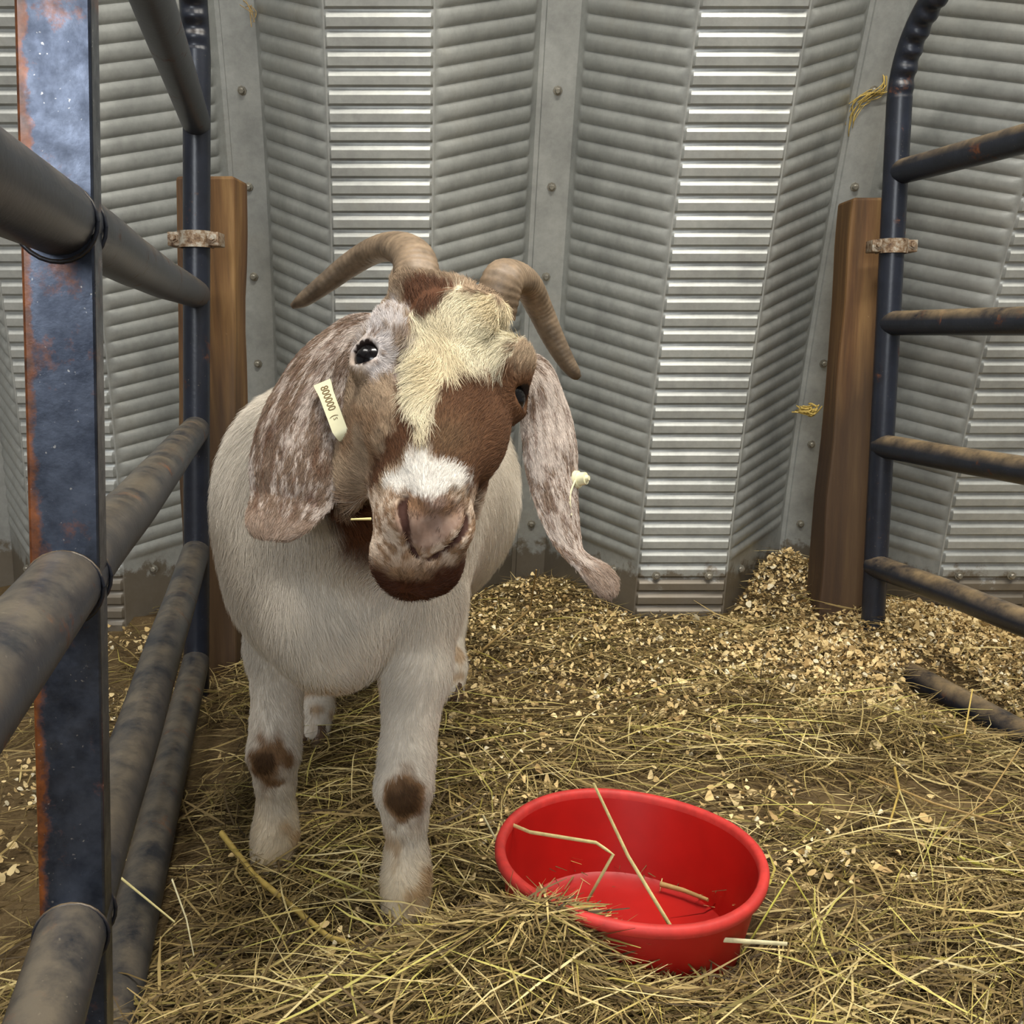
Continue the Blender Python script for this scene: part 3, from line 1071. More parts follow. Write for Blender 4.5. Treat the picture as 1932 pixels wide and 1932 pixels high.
def surface_nets():
    ax = axis([(-0.42, -0.165, 0.006), (-0.165, 0.035, 0.0022), (0.035, 0.06, 0.006)])
    ay = axis([(0.66, 0.98, 0.0023), (0.98, 1.20, 0.005), (1.20, 1.95, 0.008)])
    az = axis([(-0.02, 0.30, 0.006), (0.30, 0.40, 0.005), (0.40, 0.74, 0.0023)])
    nx, ny, nz = len(ax), len(ay), len(az)
    D = np.full((nx, ny, nz), 0.2, np.float32)
    for kind, k, (f, lo, hi) in ops:
        mg = k + 0.03
        i0, i1 = np.searchsorted(ax, (lo[0] - mg, hi[0] + mg)); j0, j1 = np.searchsorted(ay, (lo[1] - mg, hi[1] + mg)); k0, k1 = np.searchsorted(az, (lo[2] - mg, hi[2] + mg))
        if i1 <= i0 or j1 <= j0 or k1 <= k0: continue
        G = np.stack(np.meshgrid(ax[i0:i1], ay[j0:j1], az[k0:k1], indexing='ij'), -1).reshape(-1, 3)
        g = f(G).reshape(i1 - i0, j1 - j0, k1 - k0)
        a = D[i0:i1, j0:j1, k0:k1]
        if kind == 'u':
            h = np.clip(0.5 + 0.5 * (a - g) / k, 0, 1)
            D[i0:i1, j0:j1, k0:k1] = a * (1 - h) + g * h - k * h * (1 - h)
        else:
            g = -g
            h = np.clip(0.5 - 0.5 * (a - g) / k, 0, 1)
            D[i0:i1, j0:j1, k0:k1] = a * (1 - h) + g * h + k * h * (1 - h)
    D[0] = D[-1] = 0.2; D[:, 0] = 0.2; D[:, -1] = 0.2; D[:, :, 0] = 0.2; D[:, :, -1] = 0.2
    S = D < 0
    cs = np.zeros((nx - 1, ny - 1, nz - 1), np.int8)
    for a in (0, 1):
        for b in (0, 1):
            for c in (0, 1):
                cs += S[a:nx - 1 + a, b:ny - 1 + b, c:nz - 1 + c]
    cells = np.argwhere((cs > 0) & (cs < 8))
    idx = np.full(cs.shape, -1, np.int64)
    idx[tuple(cells.T)] = np.arange(len(cells))
    A = (ax, ay, az)
    acc = np.zeros((len(cells), 3)); cnt = np.zeros(len(cells))
    corners = [(a, b, c) for a in (0, 1) for b in (0, 1) for c in (0, 1)]
    for p in corners:
        for dim in range(3):
            if p[dim]: continue
            q = list(p); q[dim] = 1
            i = cells + np.array(p); j = cells + np.array(q)
            d0 = D[tuple(i.T)].astype(float); d1 = D[tuple(j.T)].astype(float)
            m = (d0 < 0) != (d1 < 0)
            t = np.where(m, d0 / np.where(m, d0 - d1, 1), 0)
            pos = np.stack([A[x][i[:, x]] for x in range(3)], 1)
            pos[:, dim] += t * (A[dim][j[:, dim]] - A[dim][i[:, dim]])
            acc[m] += pos[m]; cnt[m] += 1
    V = acc / cnt[:, None]
    Q = []
    for dim in range(3):
        o1, o2 = [(1, 2), (2, 0), (0, 1)][dim]
        sl0 = [slice(None)] * 3; sl1 = [slice(None)] * 3
        sl0[dim] = slice(0, -1); sl1[dim] = slice(1, None)
        a, b = S[tuple(sl0)], S[tuple(sl1)]
        e = np.argwhere(a != b)
        e = e[(e[:, o1] > 0) & (e[:, o2] > 0)]
        e = e[(e[:, o1] < (nx, ny, nz)[o1] - 1) & (e[:, o2] < (nx, ny, nz)[o2] - 1)]
        u1 = np.zeros(3, int); u1[o1] = 1; u2 = np.zeros(3, int); u2[o2] = 1
        q = np.stack([idx[tuple((e - u1 - u2).T)], idx[tuple((e - u2).T)], idx[tuple(e.T)], idx[tuple((e - u1).T)]], 1)
        flip = ~a[tuple(e.T)]
        q[flip] = q[flip][:, ::-1]
        Q.append(q)
    Q = np.concatenate(Q)
    Q = Q[(Q >= 0).all(1)]
    for it in range(2):                          # settle onto the exact surface
        d = field(V); h = 0.0008
        g = np.stack([field(V + h * np.eye(3)[k]) - d for k in range(3)], 1) / h
        V = V - np.clip(d, -0.003, 0.003)[:, None] * g / np.maximum((g * g).sum(1), 0.2)[:, None]
    return V, Q


# ears: hanging leaves with thickness, built from measured cross rows (left edge, right edge, distances, camber in m)
EAR_A = [((700, 590, 0.880), (722, 640, 0.868), 0.002), ((655, 598, 0.888), (696, 668, 0.870), 0.006), ((612, 625, 0.892), (684, 705, 0.872), 0.011), ((560, 672, 0.895), (672, 760, 0.872), 0.016),
         ((510, 745, 0.895), (662, 812, 0.868), 0.018), ((482, 815, 0.892), (657, 862, 0.862), 0.018), ((470, 880, 0.886), (651, 908, 0.855), 0.016),
         ((474, 932, 0.878), (630, 952, 0.850), 0.012), ((467, 964, 0.862), (604, 982, 0.842), 0.004), ((463, 985, 0.850), (580, 1002, 0.836), -0.002),
         ((474, 1010, 0.846), (556, 1016, 0.834), -0.002), ((500, 1020, 0.846), (535, 1021, 0.838), 0.0)]
EAR_B = [((960, 700, 0.900), (985, 665, 0.915), 0.002), ((978, 718, 0.905), (1018, 672, 0.932), 0.005), ((985, 760, 0.905), (1048, 705, 0.940), 0.008), ((984, 820, 0.905), (1072, 775, 0.945), 0.012),
         ((988, 870, 0.902), (1085, 845, 0.945), 0.014), ((1000, 920, 0.900), (1087, 900, 0.942), 0.014), ((1012, 960, 0.898), (1085, 950, 0.938), 0.014),
         ((1030, 1005, 0.896), (1087, 1000, 0.932), 0.012), ((1055, 1045, 0.894), (1094, 1036, 0.922), 0.008), ((1083, 1072, 0.892), (1112, 1050, 0.910), 0.004),
         ((1103, 1096, 0.890), (1142, 1064, 0.902), 0.003), ((1118, 1115, 0.890), (1163, 1085, 0.900), 0.003), ((1133, 1127, 0.890), (1166, 1108, 0.898), 0.002),
         ((1145, 1131, 0.890), (1158, 1124, 0.896), 0.0)]


def ear_mesh(rows, thick=0.0055, na=15, k=5):
    Lp = catmull([C(*r[0]) for r in rows], k); Rp = catmull([C(*r[1]) for r in rows], k)
    cam_ = catmull([[r[2]] for r in rows], k)[:, 0]
    m = len(Lp)
    t = np.linspace(0, 1, na)
    G = Lp[:, None] * (1 - t)[None, :, None] + Rp[:, None] * t[None, :, None]
    # camber direction: ear normal towards the viewer
    d1 = np.gradient(G, axis=0); d2 = np.gradient(G, axis=1)
    N = np.cross(d1.reshape(-1, 3), d2.reshape(-1, 3)).reshape(G.shape)
    N /= np.linalg.norm(N, axis=2)[:, :, None] + 1e-9
    if (N.reshape(-1, 3) @ FWD).mean() > 0: N = -N
    G = G + N * (cam_[:, None] * (4 * t * (1 - t))[None])[:, :, None]
    G = G + N * (vnoise(G.reshape(-1, 3), 40, 71).reshape(G.shape[:2]) - 0.5)[:, :, None] * 0.004
    edge = np.sqrt(np.clip(1 - (2 * t - 1) ** 4, 0, 1))
    endt = np.clip(np.minimum(1, (m - 1 - np.arange(m)) / 4.0), 0.05, 1)
    th = thick * 0.5 * edge[None] * endt[:, None]
    F_, B_ = G + N * th[:, :, None], G - N * th[:, :, None]
    V = np.concatenate([F_.reshape(-1, 3), B_.reshape(-1, 3)])
    Q = []
    o = m * na
    for i in range(m - 1):
        for j in range(na - 1):
            a = i * na + j
            Q.append((a, a + 1, a + na + 1, a + na)); Q.append((o + a, o + a + na, o + a + na + 1, o + a + 1))
    for i in range(m - 1):
        for j in (0, na - 1):
            a = i * na + j
            q = (a, a + na, o + a + na, o + a)
            Q.append(q if j == 0 else q[::-1])
    for j in range(na - 1):
        a = (m - 1) * na + j
        Q.append((a, a + 1, o + a + 1, o + a))
    uv = np.stack(np.meshgrid(np.arange(m) / (m - 1), t, indexing='ij'), -1).reshape(-1, 2)
    along = np.gradient(G, axis=0).reshape(-1, 3)
    along /= np.linalg.norm(along, axis=1)[:, None] + 1e-9
    # orient faces so that the front faces follow N
    q0 = np.array(Q[0]); nn = np.cross(V[q0[1]] - V[q0[0]], V[q0[2]] - V[q0[0]])
    if nn.dot(N.reshape(-1, 3)[q0[0]]) < 0: Q = [q[::-1] for q in Q]
    return V, np.array(Q), np.concatenate([uv, uv]), np.concatenate([along, along])


# ---- coat colours
CH = lambda L: np.stack([842 + (0.924 * L[:, 0] - 0.026 * L[:, 1] + 0.378 * L[:, 2]) * 23.8,
                         697 + (0.225 * L[:, 0] + 0.868 * L[:, 1] - 0.437 * L[:, 2]) * 23.8], 1)      # flat chart of the face


def poly_sd(P, poly):
    """signed distance to polygon, negative inside"""
    poly = np.asarray(poly, float)
    d = np.full(len(P), 1e9); ins = np.zeros(len(P), bool)
    for a, b in zip(poly, np.roll(poly, -1, axis=0)):
        e = b - a; w = P - a
        t = np.clip((w @ e) / e.dot(e), 0, 1)
        d = np.minimum(d, np.linalg.norm(w - t[:, None] * e, axis=1))
        c = (a[1] > P[:, 1]) != (b[1] > P[:, 1])
        x = (b[0] - a[0]) * (P[:, 1] - a[1]) / ((b[1] - a[1]) if b[1] != a[1] else 1e-9) + a[0]
        ins ^= c & (P[:, 0] < x)
    return np.where(ins, -d, d)


POLY_CREAM = [(772, 575), (800, 545), (860, 533), (930, 533), (975, 556), (986, 600), (976, 640), (958, 682), (930, 702), (905, 690), (882, 700), (868, 692), (848, 722), (828, 770), (822, 820), (806, 842), (790, 815), (770, 775), (768, 720), (776, 680), (770, 620)]
POLY_POLL = [(748, 522), (800, 512), (845, 525), (838, 548), (806, 574), (768, 578), (755, 550)]
POLY_CHEST_R = [(868, 690), (885, 698), (930, 706), (960, 685), (985, 610), (1010, 640), (1040, 720), (1010, 790), (985, 850), (950, 900), (905, 950), (870, 905), (835, 870), (806, 845), (826, 800), (842, 730)]
POLY_CHEST_L = [(742, 690), (770, 760), (790, 810), (806, 842), (800, 862), (770, 890), (735, 915), (716, 948), (700, 940), (722, 880), (752, 830), (752, 760)]
POLY_SNIP = [(x + 12, y + 4) for x, y in [(802, 852), (826, 876), (858, 886), (880, 905), (884, 930), (852, 938), (818, 950), (782, 940), (744, 934), (733, 916), (768, 896), (786, 872)]]
POLY_EYE = [(664, 610), (690, 572), (740, 556), (772, 580), (774, 640), (768, 690), (745, 740), (716, 728), (690, 696), (660, 690)]
POLY_PAD = [(770, 962), (800, 948), (850, 950), (884, 968), (888, 996), (852, 1030), (818, 1046), (790, 1028), (770, 996)]


def coat(P, N, kind, uv):
    """kind 0 skin, 1 photo-left ear, 2 photo-right ear -> linear rgb, length, hair direction"""
    n = len(P)
    W = lin((230, 220, 204)); W2 = lin((206, 192, 170))
    rgb = np.tile(W, (n, 1))
    n1 = vnoise(P, 55, 51); n2 = vnoise(P, 140, 52); n3 = vnoise(P, 18, 53); n4 = vnoise(P, 330, 54)
    rgb = rgb * (0.90 + 0.12 * n3)[:, None]
    length = np.full(n, 0.024)
    dirv = np.tile(np.array([0.0, 0.35, -1.0]), (n, 1))
    dirv[:, 0] += (n3 - 0.5) * 1.3
    dirv[:, 1] += (vnoise(P, 14, 57) - 0.5) * 1.2

    def put(mask, c):
        rgb[:] = rgb * (1 - mask[:, None]) + np.asarray(c) * mask[:, None]
    # legs and lower body
    z = P[:, 2]
    legm = (z < 0.30)
    length = np.where(z < 0.26, 0.011, length)
    length = np.where((z >= 0.26) & (z < 0.34), 0.016, length)
    low = smoothstep(0.16, 0.03, z) * (P[:, 1] < 1.4)
    put(low * (0.35 + 0.5 * n1), lin((216, 190, 140)))
    put(smoothstep(0.45, 0.75, n1) * smoothstep(0.15, 0.09, z) * smoothstep(0.03, 0.06, z) * 0.7, lin((170, 132, 86)))
    put(smoothstep(0.300, 0.270, z) * smoothstep(0.25, 0.27, z) * (np.abs(P[:, 0] + 0.19) < 0.05) * 0.55, lin((190, 150, 96)))
    for c in KN:
        q = np.sqrt(((P[:, 0] - c[0]) / 0.022) ** 2 + ((P[:, 2] - c[2]) / 0.030) ** 2 + ((P[:, 1] - c[1]) / 0.040) ** 2) + (n1 - 0.5) * 0.35 + (vnoise(P, 85, 91) - 0.5) * 0.9
        put(smoothstep(1.35, 0.80, q) * 0.92, lin((124, 86, 44)))
        put(smoothstep(0.85, 0.35, q) * 0.9, lin((66, 46, 28)))
        length = np.where(q < 1.0, 0.006, length)
    # head
    L = to_head(P)
    ch = CH(L)
    wob = np.stack([vnoise(P, 90, 61) - 0.5, vnoise(P, 90, 62) - 0.5], 1) * 22 + np.stack([vnoise(P, 300, 63) - 0.5, vnoise(P, 300, 64) - 0.5], 1) * 16
    cw = ch + wob
    back = L[:, 2]
    # how far down the neck the brown reaches: everything in front of a plane behind the jaw
    neckd = (L[:, 2] + 15.5) + 0.35 * (L[:, 1] < 0) * 0 + (n3 - 0.5) * 5 + (n1 - 0.5) * 2
    hm = smoothstep(-1.0, 1.0, neckd) * (kind == 0) * smoothstep(1.06, 1.02, P[:, 1])
    tan = lin((150, 128, 104)) * (0.8 + 0.4 * n2)[:, None]
    rgb = rgb * (1 - hm[:, None]) + tan * hm[:, None]
    chest = lin((98, 67, 44)); dark = lin((74, 44, 26))
    put(hm * smoothstep(-7.5, -11.0, back) * smoothstep(2.0, 6.0, L[:, 1] + 0 * back), dark)                 # under the jaw
    put(hm * smoothstep(-9.5, -13.0, back), lin((92, 58, 36)))
    thr = (kind == 0) * np.exp(-(((ch[:, 0] - 632 + (ch[:, 1] - 1000) * -0.25 + wob[:, 0]) / 56) ** 4 + ((ch[:, 1] - 990 + wob[:, 1]) / 100) ** 4)) * smoothstep(-9, -11, back) * smoothstep(1.12, 1.08, P[:, 1])
    put(thr, lin((88, 52, 30)))
    face = hm * smoothstep(-9.5, -7.5, back)
    # cheeks: tan with grey hairs
    put(face * smoothstep(0.55, 0.75, n2) * 0.5, lin((176, 154, 128)))
    put(face * smoothstep(0.5, 0.8, n1) * smoothstep(1, 5, L[:, 1]) * 0.6, lin((118, 84, 54)))
    put(face * smoothstep(6, -6, poly_sd(cw, POLY_CHEST_R)), chest * 1.0)
    put(face * smoothstep(6, -6, poly_sd(cw, POLY_CHEST_R)) * np.exp(-(((ch[:, 0] - 850) / 45) ** 2 + ((ch[:, 1] - 845) / 45) ** 2)) * 0.7, lin((104, 82, 58)))
    put(face * smoothstep(6, -6, poly_sd(cw, POLY_CHEST_L)), lin((88, 58, 37)))
    em = face * smoothstep(12, -12, poly_sd(cw, POLY_EYE))
    put(em * smoothstep(0.30, 0.55, 0.6 * n1 + 0.4 * n2), lin((202, 194, 190)))
    put(em * smoothstep(0.60, 0.75, 0.5 * vnoise(P, 70, 66) + 0.5 * n4) * 0.8, lin((132, 110, 92)))
    # other brow, greyish
    put(face * np.exp(-(((ch[:, 0] - 992 + wob[:, 0] * 0.6) / 32) ** 4 + ((ch[:, 1] - 656 + wob[:, 1] * 0.6) / 46) ** 4)) * 0.8, lin((164, 144, 118)))
    # muzzle
    mz = face * smoothstep(930, 960, ch[:, 1] + wob[:, 1] * 0.5)
    put(mz, lin((140, 112, 86)) * (0.85 + 0.3 * n2)[:, None])
    put(mz * smoothstep(0.42, 0.64, 0.45 * n2 + 0.55 * n4) * smoothstep(1100, 1030, ch[:, 1]) * 0.8, lin((214, 196, 176)))
    pad = face * smoothstep(8, -8, poly_sd(ch, POLY_PAD))
    put(pad * 0.85, lin((146, 120, 106)))
    put(pad * smoothstep(1000, 965, ch[:, 1]) * smoothstep(0.4, 0.6, n2) * 0.7, lin((134, 96, 58)))
    put(face * smoothstep(1066, 1100, ch[:, 1] + wob[:, 1] + np.abs(ch[:, 0] - 800) * 0.35 - 12), lin((66, 36, 20)))
    put(face * smoothstep(8, -10, poly_sd(cw, POLY_SNIP)), lin((232, 226, 216)))
    put(face * smoothstep(5, -5, poly_sd(cw, POLY_CREAM)), lin((234, 224, 194)) * (0.88 + 0.2 * n1)[:, None])
    put(face * smoothstep(5, -5, poly_sd(cw, POLY_CREAM)) * smoothstep(0.6, 0.8, n3) * 0.35, lin((216, 186, 132)))
    put(face * smoothstep(5, -5, poly_sd(cw, POLY_POLL)), lin((88, 56, 36)))
    # rims of the eyes and inside of nostrils are bare and dark
    bare = np.zeros(n, bool)
    eyed = np.full(n, 99.0); eyev = np.zeros((n, 3))
    for e in EYES:
        c = e + np.array(OUT) * (np.sign(e[0]), 1, 1) * 1.6
        dv = L - c
        q = np.linalg.norm(dv, axis=1)
        eyed = np.where(q < eyed, q, eyed)
        eyev = np.where((q <= eyed)[:, None], dv, eyev)
        m = (kind == 0) & (q < 1.16)
        rgb[m] = lin((44, 34, 30)); bare |= m
    m = (kind == 0) & (eyed > 1.16) & (eyed < 1.55) & (ch[:, 0] < 842)
    rgb[m] = rgb[m] * 0.7 + lin((205, 196, 190)) * 0.3
    bare |= (kind == 0) & (eyed < 1.34)
    for s in (-1, 1):
        dn = np.full(n, 99.0)
        for i in range(9):
            a_, b_ = np.array(NOST[s][i]) - (0, 0.05, 0.14), np.array(NOST[s][i + 1]) - (0, 0.05, 0.14); ab = b_ - a_
            t_ = np.clip(((L - a_) @ ab) / ab.dot(ab), 0, 1)
            dn = np.minimum(dn, np.linalg.norm(L - a_ - t_[:, None] * ab, axis=1) / np.interp(t_ + i, np.arange(10), NRAD))
        sel = (kind == 0) & (dn < 3.0)
        m = np.zeros(n)
        m[sel] = smoothstep(0.0006, 0.0030, -field(P[sel], OPS_SOLID))
        put(m, lin((70, 46, 38)))
        bare |= m > 0.15
        bare |= (kind == 0) & (dn < 1.2)
    bare |= (kind == 0) & (pad > 0.6) & (vnoise(P, 200, 67) < 0.8) & (ch[:, 1] > 985 + wob[:, 1])
    # head hair direction and length
    hd = -HN[None] * 1.0 + np.clip(L[:, :1] / 2.5, -1, 1) * HR[None] * 0.45 - HU[None] * 0.35 * smoothstep(-1, -6, back)[:, None]
    hd = hd + (np.stack([n3, vnoise(P, 18, 58), vnoise(P, 18, 59)], 1) - 0.5) * 0.9
    cream = (face > 0.5) & (poly_sd(ch, POLY_CREAM) < 4)
    tuft = HN[None] * 0.8 + HR[None] * ((vnoise(P, 28, 68) - 0.5) * 3.0)[:, None] + HU[None] * 0.3
    ev = (eyev @ HB); ev /= np.linalg.norm(ev, axis=1)[:, None] + 1e-9
    we = smoothstep(3.0, 1.5, eyed)[:, None]
    hd = hd * (1 - we) + ev * 1.4 * we
    fm = face > 0.4
    dirv[fm] = hd[fm]
    dirv[cream] = tuft[cream]
    hl = 0.007 + 0.008 * smoothstep(-3, -9, back) + 0.004 * smoothstep(4, -4, L[:, 1])
    hl = hl - 0.003 * smoothstep(11, 15, L[:, 1])
    hl = hl * (0.45 + 0.55 * smoothstep(1.3, 2.6, eyed))
    hl = np.where(cream, 0.017, hl)
    length = np.where(fm, hl, length)
    nk = (hm > 0.4) & ~fm
    length = np.where(nk, 0.022, length)
    # ears: roan
    for kk in (1, 2):
        m = kind == kk
        if not m.any(): continue
        a, b = uv[m, 0], uv[m, 1]
        Q = np.stack([a * 7.0, b * 9.0, np.full(m.sum(), 3.0 * kk)], 1)
        s1 = vnoise(Q * np.array([1.6, 1.5, 1]), 1.0, 81); s2 = vnoise(Q * np.array([4, 5, 1]), 1.0, 82); s3 = vnoise(Q * np.array([9, 14, 1]), 1.0, 83)
        c = np.tile(lin((134, 112, 94)), (m.sum(), 1)) * (0.8 + 0.4 * s2)[:, None]
        wv = smoothstep(0.44, 0.60, 0.32 * s1 + 0.36 * s2 + 0.32 * s3 + (0.10 if kk == 2 else 0.02) - 0.16 * np.abs(b - 0.55) + 0.05 * (a < 0.35))
        c = c * (1 - wv[:, None] * 0.85) + lin((214, 200, 188)) * wv[:, None] * 0.85
        br = smoothstep(0.60, 0.74, 0.6 * vnoise(Q * np.array([2.5, 2.2, 1]), 1.0, 84) + 0.4 * s3)
        c = c * (1 - 0.7 * br[:, None]) + lin((104, 72, 52)) * 0.7 * br[:, None]
        tipm = smoothstep(0.70, 0.78, a)
        c = c * (1 - tipm[:, None] * 0.8) + lin((152, 130, 112)) * (0.8 + 0.4 * s3)[:, None] * tipm[:, None] * 0.8
        rgb[m] = c
        length[m] = 0.006
    length = np.where(bare, 0.0, length)
    return rgb, length, dirv


def build_goat():
    g = empty('goat', (-0.18, 1.3, 0.0))
    tag(g, 'white goat with brown roan face, horns and long hanging ears facing the camera', 'goat')
    O = np.array(g.location)
    V, Q = surface_nets()
    ea = ear_mesh(EAR_A); eb = ear_mesh(EAR_B)
    n0, na_, nb_ = len(V), len(ea[0]), len(eb[0])
    AV = np.concatenate([V, ea[0], eb[0]])
    AQ = np.concatenate([Q, ea[1] + n0, eb[1] + n0 + na_])
    kind = np.concatenate([np.zeros(n0, int), np.ones(na_, int), np.full(nb_, 2)])
    uv = np.concatenate([np.zeros((n0, 2)), ea[2], eb[2]])
    along = np.concatenate([np.zeros((n0, 3)), ea[3], eb[3]])
    fn = np.cross(AV[AQ[:, 2]] - AV[AQ[:, 0]], AV[AQ[:, 3]] - AV[AQ[:, 1]])
    VN = np.zeros_like(AV)
    for k in range(4): np.add.at(VN, AQ[:, k], fn)
    VN /= np.linalg.norm(VN, axis=1)[:, None] + 1e-12
    rgb, length, dirv = coat(AV, VN, kind, uv)
    m = kind > 0
    dirv[m] = along[m]
    bulk_mesh('body', AV - O, AQ, M['skin'], rgb, g)
    build_fur(g, O, AV, AQ, fn, VN, kind, uv, along)
    build_horns(g, O)
    build_eyes(g, O)
    build_hooves(g, O)
    build_tags(g, O)
    return g


FUR_N = 300000


def build_fur(g, O, V, Q, fn, VN, kind, uv, along):
    area_ = 0.5 * np.linalg.norm(fn, axis=1)
    cen = V[Q].mean(1)
    w = area_.copy()
    headq = to_head(cen)
    near = (np.abs(headq[:, 0]) < 9) & (headq[:, 1] > -12) & (headq[:, 1] < 21) & (headq[:, 2] > -16)
    w[near] *= 3.2
    w[kind[Q[:, 0]] > 0] *= 3.2
    w[cen[:, 1] > 1.35] *= 0.35
    w[(fn / (np.linalg.norm(fn, axis=1)[:, None] + 1e-12)) @ np.array([0, 1.0, 0]) > 0.6] *= 0.25
    w /= w.sum()
    f = rng.choice(len(Q), FUR_N, p=w)
    a, b = rng.random(FUR_N), rng.random(FUR_N)
    W4 = np.stack([(1 - a) * (1 - b), a * (1 - b), a * b, (1 - a) * b], 1)
    P = (V[Q[f]] * W4[:, :, None]).sum(1)
    N = (VN[Q[f]] * W4[:, :, None]).sum(1); N /= np.linalg.norm(N, axis=1)[:, None] + 1e-9
    kd = kind[Q[f, 0]]
    UV = (uv[Q[f]] * W4[:, :, None]).sum(1)
    AL = (along[Q[f]] * W4[:, :, None]).sum(1)
    rgb, length, dirv = coat(P, N, kd, UV)
    dirv[kd > 0] = AL[kd > 0]
    keep = length > 0.0005
    P, N, rgb, length, dirv, kd = P[keep], N[keep], rgb[keep], length[keep], dirv[keep], kd[keep]
    n = len(P)
    T = dirv - N * (dirv * N).sum(1)[:, None]
    T /= np.linalg.norm(T, axis=1)[:, None] + 1e-9
    T = T + rng.normal(0, 0.22, (n, 3))
    T -= N * (T * N).sum(1)[:, None]
    T /= np.linalg.norm(T, axis=1)[:, None] + 1e-9
    length = length * rng.uniform(0.6, 1.15, n)
    K = 5
    lift = rng.uniform(0.14, 0.42, n)
    pts = np.zeros((n, K, 3))
    for i in range(K):
        t = i / (K - 1)
        pts[:, i] = P + T * (length * t)[:, None] + N * (length * (lift * t - 0.45 * lift * t * t))[:, None]
    hc = bpy.data.hair_curves.new('fur')
    hc.add_curves([K] * n)
    hc.points.foreach_set('position', (pts - O).astype(np.float32).ravel())
    rad = np.tile(np.array([0.00017, 0.00016, 0.00014, 0.00010, 0.00003], np.float32), n)
    ra = hc.attributes.get('radius') or hc.attributes.new('radius', 'FLOAT', 'POINT')
    ra.data.foreach_set('value', rad)
    ca = hc.attributes.new('col', 'FLOAT_COLOR', 'CURVE')
    c4 = np.ones((n, 4), np.float32)
    lum = rgb.mean(1, keepdims=True)
    c4[:, :3] = rgb * (1 + rng.uniform(-1, 1, (n, 1)) * np.where(lum < 0.25, 0.42, 0.14))
    ca.data.foreach_set('color', c4.ravel())
    hc.materials.append(M['fur'])
    o = link('fur', hc, g)
    o['kind'] = 'stuff'


def build_horns(g, O):
    t = NT('goat_horn')
    v = t.coords()
    c = t.ramp(t.noise(60, 5, 0.65, v), [(0.3, lin((92, 78, 62))), (0.7, lin((148, 128, 104)))])
    a = t.n.new('ShaderNodeAttribute'); a.attribute_name = 'col'
    t.set(t.mix(0.75, c, a.outputs['Color'], 'MULTIPLY'), 0.5, 0.0, 0.4)
    t.bump(t.noise(220, 4, 0.6, v), 0.3, 0.0008)
    H = [([from_head((-3.3, -8.2, -1.6)), C(786, 522, 0.878), C(778, 484, 0.895), C(748, 466, 0.925), C(708, 472, 0.955), C(660, 500, 0.975), C(610, 538, 0.985), C(572, 566, 0.99), C(551, 578, 0.992)],
          [0.0205, 0.0200, 0.0190, 0.0172, 0.0155, 0.0140, 0.0115, 0.0085, 0.0035]),
         ([from_head((4.3, -8.6, -1.6)), C(948, 532, 0.905), C(968, 522, 0.925), C(994, 536, 0.95), C(1018, 582, 0.975), C(1042, 634, 0.985), C(1066, 678, 0.99), C(1084, 704, 0.992), C(1093, 713, 0.993)],
          [0.0195, 0.0190, 0.0182, 0.0168, 0.0150, 0.0130, 0.0105, 0.0075, 0.0035])]
    for pts, rad in H:
        p = catmull(pts, 30)
        r = catmull([[q] for q in rad], 30)[:, 0]
        s = np.linspace(0, 1, len(p))
        r = r * (1 + 0.014 * np.sin(s * 260) * (1 - s) ** 0.7)
        v, f = tube(p, r, 22, squash=0.8)
        dark = 1.0 - 0.5 * smoothstep(0.4, 0.8, s) + 0.10 * np.sin(s * 260) * (1 - s)
        col = np.repeat(np.stack([dark, dark * 0.96, dark * 0.92], 1), 22, axis=0)
        mesh('horn', v - O, f, t.m, g, col=col, sharp=60)


def build_eyes(g, O):
    t = NT('goat_eye')
    t.set((0.005, 0.004, 0.004), 0.16, 0.0, 0.35)
    for e in EYES:
        c = from_head(e)
        ph = np.linspace(0, math.pi, 17); th = np.linspace(0, 2 * math.pi, 25)[:-1]
        Vv = [c + 0.0163 * np.array([math.sin(p) * math.cos(q), math.sin(p) * math.sin(q), math.cos(p)]) for p in ph for q in th]
        F = []
        for i in range(16):
            for j in range(24):
                k = (j + 1) % 24
                F.append((i * 24 + j, i * 24 + k, (i + 1) * 24 + k, (i + 1) * 24 + j)[::-1])
        mesh('eye', np.array(Vv) - O, F, t.m, g)


def build_hooves(g, O):
    feet = [(FR[-1], 1), (FL[-1], 1), (RL[-1], 1), (RR[-1], 1)]
    for (p, _) in feet:
        p = np.array(p)
        V, F = [], []
        for s in (-1, 1):
            path = [p + (s * 0.0105, -0.002, 0.012), p + (s * 0.0115, -0.008, 0.000), p + (s * 0.012, -0.015, -0.010), p + (s * 0.0110, -0.022, -0.020)]
            v, f = tube(catmull(path, 4), np.linspace(0.0115, 0.0130, 13), 12, squash=1.25)
            F += [tuple(i + len(V) for i in q) for q in f]
            V += list(v)
        mesh('hoof', np.array(V) - O, F, M['hoof'], g, sharp=50)


def text_mesh(s, size):
    cu = bpy.data.curves.new('tag_print', 'FONT')
    cu.body = s; cu.size = size; cu.extrude = 0.0001; cu.align_x = 'LEFT'; cu.align_y = 'CENTER'
    cu.resolution_u = 3
    o = bpy.data.objects.new('tmp', cu); COL.objects.link(o)
    dg = bpy.context.evaluated_depsgraph_get()
    me = bpy.data.meshes.new_from_object(o.evaluated_get(dg))
    bpy.data.objects.remove(o)
    v = np.zeros(len(me.vertices) * 3); me.vertices.foreach_get('co', v)
    return v.reshape(-1, 3), [tuple(p.vertices) for p in me.polygons]


